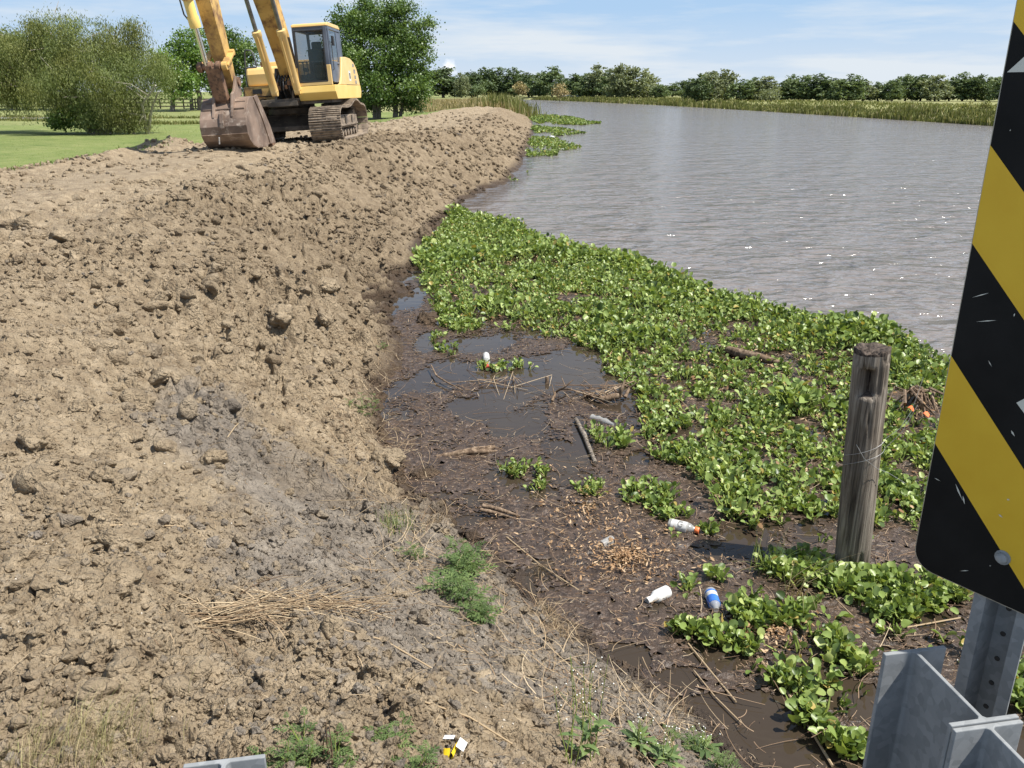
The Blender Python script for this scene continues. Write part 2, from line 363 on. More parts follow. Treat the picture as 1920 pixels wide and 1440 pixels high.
M['tanreed'] = leafmat('tan_reed', [(0, (.2, .17, .08)), (.6, (.36, .29, .15)), (1, (.46, .39, .22))], .8, .2, .2)
M['bark'] = mat_wood('bark', (.1, .08, .06), (.2, .165, .13), (.36, .32, .27), 12, 3, .02)
M['palebark'] = mat_wood('pale_bark', (.22, .19, .15), (.38, .34, .28), (.55, .5, .42), 14, 3, .01)
M['post'] = mat_wood('weathered_wood', (.035, .029, .024), (.18, .152, .122), (.35, .31, .255), 46, 1.1, .01)
M['endgrain'] = simple('rotten_end_grain', (.02, .015, .012), (.12, .09, .07), 60, .95, bmp=.004)
M['drift'] = mat_wood('driftwood', (.06, .04, .027), (.17, .12, .08), (.36, .27, .19), 30, 4, .006)
M['yellow'] = simple('excavator_yellow', (.66, .43, .15), (.74, .52, .22), 1.3, .45, bmp=.0006, bscale=60, c3=(.36, .19, .07), dirt=.68, spec=.45)
M['skirt'] = simple('fresh_yellow', (.74, .50, .13), (.80, .57, .18), 1.5, .4, c3=(.4, .22, .08), dirt=.72)
M['armyellow'] = simple('worn_yellow', (.44, .26, .07), (.64, .42, .14), 1.1, .6, c3=(.2, .105, .045), dirt=.53, bmp=.001)
M['decal'] = simple('decal_grey', (.13, .13, .12), (.3, .29, .27), 14, .5)
M['decalwhite'] = simple('decal_white', (.7, .7, .68), (.82, .82, .8), 20, .5, c3=(.12, .12, .14), dirt=.55)
M['black'] = simple('black_rubber', (.012, .012, .013), (.03, .03, .03), 8, .6)
M['darksteel'] = simple('greasy_steel', (.05, .042, .034), (.14, .115, .09), 3, .65, .2, bmp=.002, c3=(.26, .2, .14), dirt=.62)
M['slate'] = simple('cab_slate', (.06, .07, .09), (.10, .115, .145), 2, .38, c3=(.22, .2, .18), dirt=.72)
M['rust'] = simple('rusty_steel', (.12, .065, .04), (.27, .155, .09), 5, .8, .1, bmp=.002, c3=(.06, .04, .03), dirt=.55)
M['bucket'] = simple('bucket_steel', (.12, .082, .06), (.27, .19, .14), 2.2, .6, .15, bmp=.002, c3=(.38, .31, .25), dirt=.60, detail=8)
M['track'] = simple('muddy_track', (.17, .13, .095), (.34, .27, .195), 3.5, .85, bmp=.004, c3=(.07, .055, .045), dirt=.55, detail=8)
M['chrome'] = simple('chrome_rod', (.75, .77, .8), (.85, .86, .88), 3, .15, 1.0)
M['dullrod'] = simple('dull_rod', (.12, .12, .12), (.25, .24, .22), 6, .4, .7)
M['rail'] = simple('grey_handrail', (.06, .065, .07), (.13, .13, .13), 6, .5, .3)
M['signblack'] = simple('sign_black', (.005, .005, .005), (.009, .009, .009), 12, .65, c3=(.035, .035, .033), dirt=.74, detail=8, spec=.14)
M['signyellow'] = simple('sign_yellow', (.54, .33, .014), (.58, .37, .02), 9, .5, c3=(.42, .27, .02), dirt=.78, spec=.35, bmp=.0002, bscale=400)
M['signgrey'] = simple('sign_sticker', (.42, .42, .37), (.5, .5, .45), 12, .5)
M['alum'] = simple('sign_edge', (.3, .28, .22), (.4, .38, .32), 30, .5, .5)
M['fence'] = simple('fence_brown', (.05, .04, .03), (.1, .08, .06), 4, .9)
M['white'] = simple('white_plastic', (.60, .59, .56), (.72, .72, .7), 20, .4, c3=(.33, .27, .2), dirt=.66)
M['labelw'] = simple('bottle_label', (.42, .41, .39), (.62, .62, .6), 40, .45, c3=(.3, .3, .31), dirt=.62)
M['orange'] = simple('orange_cap', (.75, .16, .05), (.85, .22, .07), 20, .4)
M['red'] = simple('red_cap', (.55, .05, .03), (.65, .08, .05), 20, .4)
M['blue'] = simple('blue_label', (.03, .12, .42), (.05, .18, .55), 20, .35)
M['yellowbox'] = simple('yellow_carton', (.85, .6, .02), (.9, .68, .03), 20, .5)
M['petal'] = simple('white_flower', (.75, .76, .7), (.85, .86, .8), 30, .7)
M['whitewall'] = simple('white_siding', (.65, .66, .67), (.78, .78, .78), 3, .7)
M['shell'] = simple('shell_chip', (.42, .37, .3), (.6, .55, .47), 40, .7)
M['wire'] = simple('fence_wire', (.3, .3, .29), (.5, .49, .47), 50, .5, .6)
M['darkmark'] = simple('dark_mark', (.05, .05, .05), (.1, .1, .1), 30, .6)
def glassy(name, col, alpha, rough=.05):
    m, nt, b, out = nodes(name); b.inputs['Base Color'].default_value = c4(col); b.inputs['Alpha'].default_value = alpha; b.inputs['Roughness'].default_value = rough
    f = noise(nt, 30, 4); nt.links.new(mrange(nt, f, .3, .7, rough, rough + .15), b.inputs['Roughness']); b.inputs['Specular IOR Level'].default_value = .8; return m
M['glass'] = glassy('cab_glass', (.02, .035, .035), .42)
M['sideglass'] = glassy('side_glass', (.05, .07, .09), .65)
M['pet'] = glassy('clear_plastic', (.55, .55, .53), .42, .1)
# ------------------------------------------------------------------ the lie of the land
def PL(l, z=0.0): return [P(u, v, z)[:2] for u, v in l]
LSHORE = [(14, -6), (6, 1.0), (3, 1.7), (1.7, 2.15)] + PL([(1420, 1440), (1300, 1330), (1130, 1210), (1000, 1110), (930, 1020), (870, 960), (775, 890), (722, 800), (706, 720), (745, 640), (795, 560), (780, 480), (838, 405), (868, 380), (950, 340), (985, 290), (1000, 240), (990, 213), (984, 200), (975, 191)]) + [(-6, 300)]
RSHORE = [(-6, 330), (6, 285)] + PL([(1100, 191), (1230, 197), (1370, 205), (1500, 213), (1640, 222), (1780, 231), (1870, 237)]) + [(46, 52), (56, 30), (70, -6)]
RIVER = LSHORE + RSHORE
XC, YC, ZG = -5.85, 23.5, 1.31            # the excavator stands here
ROLL = math.radians(3.5)
XB_Y = [0, 13, 17, 22, 28, 36, 48, 66, 80, 92, 120]; XB_X = [-8.2, -7.9, -7.8, -8.1, -8.1, -6.4, -5.6, -4.9, -4.0, -2.8, -1.0]
def base_height(x, y):
    ins = inpoly(x, y, RIVER); d = polydist(x, y, RIVER); s = np.where(ins, -d, d)
    left = (x < np.interp(y, [p[1] for p in LSHORE[4:]], [p[0] for p in LSHORE[4:]]) + 6) & (y > -8)
    near = 1 - ss(1.5, 7.0, y)
    H = 1.42 * (1 - near) + 1.0 * near
    H = H - .3 * ss(80, 96, y) - .24 * ss(26, 36, y)
    Wd = 2.75 - .85 * near
    t = np.clip(s / Wd, 0, None); hb = H * t / (1 + t ** 6) ** (1 / 6)
    xb = np.interp(y, XB_Y, XB_X)
    fall = ss(-.2, 7, xb - x)                                   # from the bank top down to the lawn
    lawn = .42 - .1 * ss(20, 60, -x)
    zl = hb * (1 - fall) + lawn * fall
    zl = np.where(y > 96, zl * (1 - ss(96, 112, y)) + .55 * np.clip(t, 0, 1) * ss(96, 112, y), zl)
    zr = .5 * np.clip(s / 2.0, 0, 1) + .35 * ss(2, 12, s)
    z = np.where(x > np.interp(y, [0, 60, 300], [6, 14, 3]), zr, zl)
    return np.where(s < 0, np.clip(s * .45, -.6, 0), z), s
def rough(x, y, sp, s):
    """clods and scrapes; sp = spacing of the sheet there (finer lumps fade out with distance)"""
    xb = np.interp(y, XB_Y, XB_X); r = np.hypot(x, y)
    dirt = ss(.9, 0, xb - x + .5 * vnoise(x * .9, y * .9, 2)) * ss(96, 88, y)
    crest = ss(2.6, 3.6, s) * ss(6, 9, y) * 1
    smooth = 1 - .88 * ss(2.7, 3.4, s + .4 * vnoise(x * .6, y * .6, 3)) * ss(7, 10, y)
    far = ss(15, 26, y)
    wx = x + .12 * fbm(x, y, .5, 3, 1); wy = y + .12 * fbm(y, x, .5, 3, 2)
    nearfine = ss(4.4, 2.6, y + .25 * x)
    patch = .55 + .95 * ss(-.25, .3, vnoise(x * .55 + 3, y * .55, 2) + .5 * vnoise(x * 1.6, y * 1.6, 1))
    A = 1.2 * patch * (.45 + .55 * ss(.1, .9, s)) * smooth * (1 - .35 * far) * (1 - .5 * nearfine)
    z = .30 * fbm(x, y, 1.7, 3, 0) * A
    for cell, amp, k, dn in ((.62, .30, 1, .32), (.30, .34, 2, .5), (.15, .42, 3, .7), (.075, .45, 4, .85), (.038, .5, 5, .9), (.019, .5, 6, .95)):
        f = ss(cell * .8, cell * .22, sp)
        if np.max(f) <= 0: continue
        lo = amp * cell * (A if cell > .1 else np.maximum(A, .5 * smooth))
        z = z + f * lo * (.45 * domes(wx, wy, cell, k, dn) - .13)
        if cell < .5: z = z + f * lo * .85 * shards(wx + .3 * cell * vnoise(wx / cell * 2, wy / cell * 2, k), wy, cell * .8, k + 3)
    z = z + .05 * A * fbm(wx, wy, .22, 4, 3, .6)
    pit = ss(.22, .42, vnoise(x * 1.25 + 4, y * 1.25, 1)) * ss(.1, .4, vnoise(x * 3.1, y * 3.1 + 9, 2) + .25)
    z = z - .2 * pit * A
    q = (y + .55 * s) / .55 + 1.3 * vnoise(y * .25, s * .7, 2)                             # scrapes running down the far slope
    z = z + far * ss(3.4, 2.6, s) * .17 * (np.abs(((q + fbm(x, y, .8, 3, 2)) % 2) - 1) - .5)
    z = z + far * (.16 * fbm(x, y, 1.1, 5, 1, .65) + .09 * np.abs(fbm(x, y * .6, .7, 3, 2)) * ss(3.6, 3.0, s))
    for xt in (-4.95, -7.1):                                                     # cleat prints of the machine
        bw = ss(.42, .3, np.abs(x - xt - .15 * np.sin(y * .35))) * ss(8, 9.5, y) * ss(22, 20, y); z = z - bw * (.035 + .02 * ((y / .19) % 1 > .55))
    # windrow of clods along the grass edge, mounds round the machine
    e = xb - x
    z = z + .13 * np.exp(-((e + .25) / .4) ** 2) * (.7 + 1.1 * vnoise(x * .9, y * .9, 1)) * ss(60, 30, y)
    mach = np.exp(-(((x - XC + .5) / 2.6) ** 2 + ((y - 20.3) / .75) ** 2))
    z = z + .18 * mach + mach * .22 * fbm(x, y, .35, 4, 3, .65)
    return z * dirt, dirt
def machine_pad(x, y, z):
    w = ss(2.2, .2, np.maximum(np.abs(x - XC - .05) - 1.75, 0) + np.maximum(np.abs(y - YC) - 2.1, 0))
    zp = ZG + (x - XC) * math.tan(ROLL)
    w2 = ss(1.3, .1, np.hypot((x - XC - .1) / 1.0, (y - (YC - 6.2)) / 1.2)); zp2 = ZG + .22
    z = z * (1 - w) + zp * w
    return z * (1 - w2) + zp2 * w2
def height(x, y, sp=None):
    x = np.asarray(x, float); y = np.asarray(y, float)
    b, s = base_height(x, y); r = np.hypot(x, y); sp = .004 * r if sp is None else sp
    on = ss(-.5, .12, s); q, dirt = rough(x, y, sp, s)
    xb = np.interp(y, XB_Y, XB_X)
    z = b + q * on * (x < 14)
    z = machine_pad(x, y, z)
    lawn = (1 - dirt) * (x < xb + 1)
    return z + lawn * .02 * fbm(x, y, 2.5, 3, 1), s, dirt
def ground_at(x, y): return float(height(np.array([x]), np.array([y]))[0][0])
def G(u, v, z=.5):
    """the point of the ground seen at photo position (u, v)"""
    for i in range(14):
        p = P(u, v, z); z = .5 * z + .5 * max(ground_at(p[0], p[1]), 0.0)
    return Vector((p[0], p[1], z))

def damp_of(x, y, s): return .95 * ss(3.5, 2.7, s + .5 * vnoise(x * .7, y * .7, 1)) * ss(5.0, 10, y) * (.75 + .5 * vnoise(x * .8, y * .8, 2)) + .45 * ss(3.2, 2.2, s) * ss(.05, .35, vnoise(x * .9 + 7, y * .9, 3)) * ss(9, 7, y) * ss(3, 4, y)
def build_ground():
    a = np.concatenate([np.radians(np.linspace(-78, -43, 60, endpoint=False)), np.radians(np.linspace(-43, 14, 900, endpoint=False)), np.radians(np.linspace(14, 44, 170, endpoint=False)), np.radians(np.linspace(44, 80, 50))])
    r = [.8]
    while r[-1] < 3000:
        q = r[-1]; r.append(q * (1.0030 if q < 9 else 1.0042 if q < 34 else 1.008 if q < 110 else 1.05))
    r = np.array(r); nr, na = len(r), len(a); R, A = np.meshgrid(r, a, indexing='ij')
    x = (R * np.sin(A)).ravel(); y = (R * np.cos(A)).ravel()
    z, s, dirt = height(x, y, (R * .0042).ravel())
    idx = np.arange(nr * na).reshape(nr, na)
    F = np.stack([idx[:-1, :-1].ravel(), idx[:-1, 1:].ravel(), idx[1:, 1:].ravel(), idx[1:, :-1].ravel()], 1)
    xb = np.interp(y, XB_Y, XB_X)
    wetl = ss(.2, .0, z) * (s > -2); wetl = np.maximum(wetl, .6 * ss(.45, .0, s) * ss(.4, .1, z))
    gx, gy = -.9, 4.6                                    # greyer soil at the foot of the slope
    grey = .74 * ss(2.5, .9, s + 1.0 * fbm(x, y, 1.6, 3, 3)) * ss(6.0, 4.2, y + .9 * fbm(x, y, .9, 3, 2)) * ss(2.0, 2.8, y + .2 * x + .8 * vnoise(x * .8, y * .8, 1))
    near = ss(3.6, 2.8, y + .1 * x); grey = np.clip(grey * .9 + .12 * near, 0, 1)
    dry = ((x > 10) | (y > 96)) * .75 + 0.0
    dry = np.where((x < -20) & (y > 60), .35, dry)
    fs = s[F].max(1); fd = dirt[F].mean(1); fx = x[F].mean(1); fy = y[F].mean(1)
    keep = fs > -1.6
    isd = keep & (fd > .5) & (fx < 12) & (fy < 93)
    for nm, sel, mt in (('dirt_bank', isd, M['dirt']), ('lawn', keep & ~isd, M['grass'])):
        f = F[sel]; u, inv = np.unique(f, return_inverse=True)
        o = mesh_np(nm, np.stack([x, y, z], 1)[u], inv.reshape(f.shape), [mt], True, {'wet': wetl[u], 'grey': grey[u], 'dry': dry[u], 'damp': damp_of(x[u], y[u], s[u])})
        tag(o, kind='structure')
build_ground()

# ------------------------------------------------------------------ water
MAT_EDGE = [(850, 400), (905, 408), (985, 425), (1010, 442), (1100, 470), (1190, 488), (1265, 520), (1340, 548), (1430, 570), (1480, 592), (1560, 600), (1660, 612), (1780, 662), (1920, 722)]
EDGE_W = PL(MAT_EDGE)
CALM = [(-3, 19)] + EDGE_W + [(6.5, 5.5), (10, 3), (10, -3), (-6, -3)]
def build_water():
    a = np.radians(np.concatenate([np.linspace(-60, -25, 12, endpoint=False), np.linspace(-25, 50, 260), np.linspace(52, 85, 10)])); r = [.8]
    while r[-1] < 420: r.append(r[-1] * (1.012 if r[-1] < 22 else 1.04))
    r = np.array(r); R, A = np.meshgrid(r, a, indexing='ij'); x = (R * np.sin(A)).ravel(); y = (R * np.cos(A)).ravel(); nr, na = R.shape
    idx = np.arange(nr * na).reshape(nr, na); F = np.stack([idx[:-1, :-1].ravel(), idx[:-1, 1:].ravel(), idx[1:, 1:].ravel(), idx[1:, :-1].ravel()], 1)
    ins = inpoly(x, y, CALM); d = polydist(x, y, EDGE_W, False); calm = np.where(ins, ss(0.0, .9, d), 0)
    far = polydist(x, y, PL([(985, 215), (1000, 240), (985, 290), (950, 340), (870, 383)]), False); calm = np.maximum(calm, .5 * ss(.7, .1, far))
    s = polydist(x, y, RIVER); keep = (inpoly(x, y, RIVER) | (s < 1.3))[F].any(1)
    f = F[keep]; u, inv = np.unique(f, return_inverse=True)
    tag(mesh_np('river_water', np.stack([x, y, 0 * x], 1)[u], inv.reshape(f.shape), [M['water']], True, {'calm': calm[u]}), kind='structure')
build_water()
pond = PL([(-40, 220), (60, 220), (200, 221), (300, 223), (420, 223), (520, 224), (520, 231), (420, 234), (300, 235), (240, 233), (150, 229), (60, 227), (-40, 225)], .36)
ps = MB(); ps.add([(x, y, .40) for x, y in pond], [tuple(range(len(pond)))])
M['pond'] = simple('pond_water', (.17, .15, .10), (.22, .19, .14), .3, .12)
tag(ps.build('pond_water', M['pond'], fix=False), kind='structure')

# ------------------------------------------------------------------ scum: a thin floating skin with open leads
HOLES = [(850, 705, 120, 34), (950, 755, 95, 52), (1060, 705, 110, 42), (1110, 662, 80, 26), (900, 650, 80, 18), (1130, 740, 60, 36), (1180, 1235, 52, 30), (1270, 1275, 40, 22),
         (1380, 1330, 110, 30), (1500, 1400, 130, 50), (1340, 1390, 90, 22), (1000, 925, 45, 11), (1400, 985, 60, 12), (1100, 950, 40, 8), (1740, 1160, 35, 18), (1640, 1330, 90, 40), (1200, 860, 25, 14), (1090, 820, 14, 50), (800, 640, 20, 20),
         (1560, 960, 70, 12), (1350, 600, 40, 6), (780, 560, 18, 22), (1620, 900, 60, 20), (1560, 1290, 60, 20), (1800, 1050, 60, 26)]
def scum_field(x, y):
    d = np.array([x * 0]); hole = 0 * x
    for (u, v, ru, rv) in HOLES:
        c = P(u, v); e = P(u + ru, v); g = P(u, v - rv); h = P(u, v + rv)
        hole = np.maximum(hole, 1.25 - np.hypot((x - c[0]) / (e[0] - c[0]), (y - (g[1] + h[1]) / 2) / ((g[1] - h[1]) / 2)) ** 1.3)
    return fbm(x, y, .45, 6, 1, .62) * .75 - hole * .75
def build_scum():
    st = .02; xs = np.arange(-1.8, 4.2, st); ys = np.arange(1.6, 12.5, st); X, Y = np.meshgrid(xs, ys, indexing='ij'); x = X.ravel(); y = Y.ravel()
    x = x + .008 * rng.standard_normal(len(x)); y = y + .008 * rng.standard_normal(len(y))
    fld = scum_field(x, y) + .30 - .10 * ss(8.2, 10, y); z = .004 + .012 * np.clip(fld, 0, .6) + .016 * np.clip(fbm(x, y, .09, 4, 2, .7), 0, 1)
    nx, ny = X.shape; idx = np.arange(nx * ny).reshape(nx, ny); F = np.stack([idx[:-1, :-1].ravel(), idx[1:, :-1].ravel(), idx[1:, 1:].ravel(), idx[:-1, 1:].ravel()], 1)
    ins = inpoly(x, y, CALM) & (polydist(x, y, EDGE_W, False) > .5)
    _, s = base_height(x, y)
    edge = fld[F].mean(1) * 3.2 + .22
    keep = ((fld > 0) & ins & (s < .25) & (np.hypot(x, y) < 13))[F].all(1) & (rng.random(len(F)) < np.clip(edge, .12, .985))
    f = F[keep]; u, inv = np.unique(f, return_inverse=True)
    tag(mesh_np('floating_scum', np.stack([x, y, z], 1)[u], inv.reshape(f.shape), [M['scum']], False), 'brown scum of rotting plant bits floating on still water', 'scum', kind='stuff')
build_scum()

# ------------------------------------------------------------------ loose clods
def ico(sub):
    import bmesh
    bm = bmesh.new(); bmesh.ops.create_icosphere(bm, subdivisions=sub, radius=1); V = np.array([v.co[:] for v in bm.verts]); F = np.array([[v.index for v in f.verts] for f in bm.faces]); bm.free(); return V, F
def clod_shapes(sub, n, amp=.42):
    V, F = ico(sub); out = []
    for i in range(n):
        d = np.ones(len(V)); c = rng.normal(size=(9, 3)); c /= np.linalg.norm(c, axis=1)[:, None]
        d += amp * .6 * (V @ c[0])
        for q in c: d = np.minimum(d, rng.uniform(.50, .92) / np.maximum(V @ q, .2) * 1.0)     # broken facets
        d *= 1 + amp * .34 * rng.standard_normal(len(V)) * (1 if sub < 3 else .12)
        out.append(V * d[:, None] * rng.uniform(.75, 1.35, 3) * [1, 1, .78])
    return out, F
def rots(n, tilt=.5):
    a = rng.uniform(0, 6.283, n); t = rng.normal(0, tilt, n); b = rng.uniform(0, 6.283, n)
    ca, sa, ct, st = np.cos(a), np.sin(a), np.cos(t), np.sin(t); k = np.stack([np.cos(b), np.sin(b), 0 * b], 1)
    R = np.zeros((n, 3, 3)); Rz = np.zeros((n, 3, 3)); Rz[:, 0, 0] = ca; Rz[:, 0, 1] = -sa; Rz[:, 1, 0] = sa; Rz[:, 1, 1] = ca; Rz[:, 2, 2] = 1
    K = np.zeros((n, 3, 3)); K[:, 0, 2] = k[:, 1]; K[:, 1, 2] = -k[:, 0]; K[:, 2, 0] = -k[:, 1]; K[:, 2, 1] = k[:, 0]
    R = np.eye(3)[None] + st[:, None, None] * K + (1 - ct)[:, None, None] * (K @ K); return R @ Rz
def scatter(name, shapes, F, pos, size, R, mats, smooth=False, attrs=None, rnd=None, vr=None):
    n = len(pos); pick = rng.integers(0, len(shapes), n); nv = len(shapes[0]); S = np.stack(shapes)[pick] * (size[:, None, None] if np.ndim(size) == 1 else size[:, None, :])
    V = np.einsum('nij,nvj->nvi', R, S) + pos[:, None, :]; off = (np.arange(n) * nv)[:, None, None]
    FF = [(f[None] + off).reshape(-1, f.shape[1]) for f in (F if isinstance(F, list) else [F])]
    at = {k: np.repeat(a, nv) for k, a in (attrs or {}).items()}
    if rnd is not None: at['rnd'] = np.repeat(rnd, nv)
    return mesh_np(name, V.reshape(-1, 3), FF, mats, smooth, at)
def soil_attrs(x, y, z, s):
    wetl = np.maximum(ss(.2, .0, z), .6 * ss(.45, 0, s) * ss(.4, .1, z))
    grey = .74 * ss(2.5, .9, s + 1.0 * fbm(x, y, 1.6, 3, 3)) * ss(6.0, 4.2, y + .9 * fbm(x, y, .9, 3, 2)) * ss(2.0, 2.8, y + .2 * x + .8 * vnoise(x * .8, y * .8, 1))
    grey = np.clip(grey * .9 + .12 * ss(3.6, 2.8, y + .1 * x), 0, 1); return wetl, grey
def build_clods():
    S1, F1 = clod_shapes(1, 24); S2, F2 = clod_shapes(2, 24)
    n = 92000; r = np.exp(rng.uniform(math.log(1.6), math.log(60), n)); a = np.radians(rng.uniform(-44, 20, n)); x = r * np.sin(a); y = r * np.cos(a)
    z, s, dirt = height(x, y); dens = .45 + 1.3 * vnoise(x * 1.3, y * 1.3, 2) + .7 * vnoise(x * 4, y * 4, 1)
    smooth = ss(2.7, 3.5, s) * ss(6, 8, y); dens = dens - .62 * smooth
    ok = (dirt > .5) & (s > .03) & (rng.random(n) < np.clip(dens + .25, .05, 1)); x, y, z, s, r = x[ok], y[ok], z[ok], s[ok], r[ok]; n = len(x)
    size = np.maximum(.0022 * r, .008 * np.exp(.66 * rng.standard_normal(n))); size = np.minimum(size, np.minimum(.055, .0085 * r) * (1 + .3 * rng.random(n))); size *= 1 + .4 * ss(4, 9, y)
    small = size / r < .0042; wet, grey = soil_attrs(x, y, z, s); pos = np.stack([x, y, z + size * .12], 1)
    for nm, sel, S, F in (('fine_crumbs', small, S1, F1), ('loose_clods', ~small, S2, F2)):
        k = int(sel.sum())
        tag(scatter(nm, S, F, pos[sel], size[sel], rots(k), [M['dirt']], False, {'wet': wet[sel], 'grey': grey[sel] + rng.normal(0, .22, k), 'damp': damp_of(x[sel], y[sel], s[sel]) + rng.normal(0, .15, k)}), {'fine_crumbs': 'fine crumbs of dry clay scattered over the dug bank', 'loose_clods': 'loose clods of dry clay scattered over the dug bank'}[nm], 'soil', kind='stuff')
    # bigger broken chunks lying on the dug slope
    S3, F3 = clod_shapes(3, 26, .5)
    n = 12500; r = np.exp(rng.uniform(math.log(2.2), math.log(26), n)); a = np.radians(rng.uniform(-44, 14, n)); x = r * np.sin(a); y = r * np.cos(a)
    z, s, dirt = height(x, y); dens = .42 + 1.1 * vnoise(x * 1.1 + 5, y * 1.1, 3) + .5 * vnoise(x * 3, y * 3, 0) - .75 * ss(2.8, 3.5, s) * ss(6, 8, y) - .42 * ss(4.6, 3.2, y + .3 * x) - .25 * ss(1.6, .5, s) * ss(8, 6, y)
    ok = (dirt > .5) & (s > .1) & (rng.random(n) < np.clip(dens, .01, 1)); x, y, z, s, r = x[ok], y[ok], z[ok], s[ok], r[ok]; n = len(x)
    size = np.clip(.030 * np.exp(.55 * rng.standard_normal(n)), .014, .12) * (1 + .3 * ss(5, 12, y)); wet, grey = soil_attrs(x, y, z, s)
    tag(scatter('clay_chunks', S3, F3, np.stack([x, y, z + size * .05], 1), size, rots(n, .7), [M['dirt']], True, {'wet': wet, 'grey': grey * .6 + rng.normal(0, .2, n), 'damp': damp_of(x, y, s) + rng.normal(0, .15, n)}), 'broken chunks of clay heaped all over the dug slope', 'soil', kind='stuff')
    # shell chips near the road
    n = 420; x = rng.uniform(-2.6, .6, n); y = rng.uniform(1.7, 4.2, n); z, s, d = height(x, y); ok = s > .4; x, y, z = x[ok], y[ok], z[ok]; n = len(x)
    tag(scatter('shell_chips', S1, F1, np.stack([x, y, z + .002], 1), rng.uniform(.0015, .0045, n), rots(n, 1), [M['shell']]), 'pale shell chips strewn in the soil by the road', 'shell chips', kind='stuff')
build_clods()
CL, CLF = clod_shapes(4, 10, .34)
def lump(name, u, v, wpx, label, squash=.7, lean=0, k=None, cat='clod', hold=.25):
    p = G(u, v); d = (Vector((p.x, p.y, p.z)) - Vector((0, 0, CAMH))); dep = d.y * CP - d.z * SP; w = wpx * dep / FPX / 2
    V = CL[rng.integers(0, 10) if k is None else k] * w * np.array([1, 1, squash / .72]); q = V / w
    V = V + (V / np.linalg.norm(V, axis=1)[:, None]) * (w * (.26 * shards(q[:, 0] * 2.6 + u, q[:, 1] * 2.6 + q[:, 2] * 2.6, 1, 2) + .2 * fbm(q[:, 0] * 1.3 + u, q[:, 1] * 1.3 + q[:, 2], .8, 5, 1, .7) + .05 * domes(q[:, 0] * 3 + u, q[:, 1] * 3 + q[:, 2] * 3, 1, 2)))[:, None]
    a = rng.uniform(0, 6.28); c, s_ = math.cos(a), math.sin(a); V = V @ np.array([[c, -s_, 0], [s_, c, 0], [0, 0, 1]]).T
    x0 = np.array([p.x]); zz, ss_, _ = height(x0, np.array([p.y])); wet, grey = soil_attrs(x0, np.array([p.y]), zz, ss_)
    o = mesh_np(name, V, CLF, [M['dirt']], True, {'wet': np.full(len(V), wet[0] * .8), 'grey': np.full(len(V), grey[0] * .5)})
    o.location = (p.x, p.y, p.z + w * squash * hold); tag(o, label, cat, 'big clods on the dug bank'); return o
for u, v, w, l, q in ((232, 1022, 72, 'round brown clod sitting above the flat pair of clods', .75), (140, 1030, 98, 'broad humped clod left of the round brown clod', .6), (158, 1088, 66, 'flat clod with a dark shaded foot, left one of the flat pair', .4),
                      (236, 1084, 100, 'wide flat slab of clay, right one of the flat pair', .36), (202, 902, 54, 'knobbly clod alone on the slope above the grey soil', .75), (62, 832, 66, 'dome of tan clay near the left edge of the picture', .55),
                      (237, 822, 60, 'tan clod on the slope above the knobbly clod', .6), (397, 868, 50, 'tan clod standing alone on grey soil', .8), (597, 550, 62, 'pale upended slab of clay half way down the bank', .45),
                      (607, 594, 34, 'brown clod just below the pale upended slab', .8), (530, 605, 56, 'pair of fused tan clods left of the slab', .55), (725, 868, 66, 'blocky clod at the water edge beside the scum', .6),
                      (808, 890, 60, 'wet brown lump lying in the scum at the water edge', .32), (972, 1255, 62, 'grey angular clod with a flat face near the road', .6), (800, 603, 44, 'wet clod standing in the water by the hyacinth', .5),
                      (795, 442, 34, 'dark clod at the foot of the bank above the plants', .7), (40, 1052, 70, 'rough clod at the left picture edge below the slope', .5), (85, 870, 48, 'small tan clod below the dome of clay', .6),
                      (262, 760, 52, 'rounded clod in the churned middle of the slope', .6), (150, 770, 46, 'cracked clod on the churned slope near the left side', .5), (360, 1020, 30, 'small clod on bare grey soil', .6), (600, 715, 44, 'tan clod low on the slope above the straw', .55),
                      (50, 430, 76, 'dark cracked lump at the bank crest on the left', .5), (110, 445, 50, 'clod beside the dark cracked lump at the crest', .5), (400, 350, 40, 'clod on the crest below the bucket', .5)):
    lump('clay_clod', u, v, w, l, q)

# ------------------------------------------------------------------ water hyacinth
def leaf_shape():
    """round cupped blade on a swollen stalk; local x = outward"""
    k = 9; V = [(0, 0, 0)]; a = rng.uniform(.62, 1.1); cup = rng.uniform(.15, .6)
    for i in range(k):
        t = 2 * math.pi * i / k; V.append((math.cos(t) * .95, math.sin(t) * a * (.88 if math.cos(t) > 0 else 1.05), cup * (abs(math.sin(t)) ** 1.5) + .1 * math.cos(t) + rng.uniform(-.1, .1)))
    return np.array(V), np.array([(0, 1 + i, 1 + (i + 1) % k) for i in range(k)])
LS = [leaf_shape() for _ in range(14)]; LF = LS[0][1]; LS = [q[0] for q in LS]
def stalks(b, t, r):
    """three-sided swollen tubes from b to t (n,3)"""
    n = len(b); m = (b * .6 + t * .4); V = []
    for p, rr in ((b, r * .8), (m, r * 1.9), (t, r * .5)):
        for k in range(3):
            q = 2.094 * k; V.append(p + np.stack([np.cos(q) * rr, np.sin(q) * rr, 0 * rr], 1))
    V = np.stack(V, 1); F = np.array([(i * 3 + k, i * 3 + (k + 1) % 3, (i + 1) * 3 + (k + 1) % 3, (i + 1) * 3 + k) for i in range(2) for k in range(3)])
    return V, F
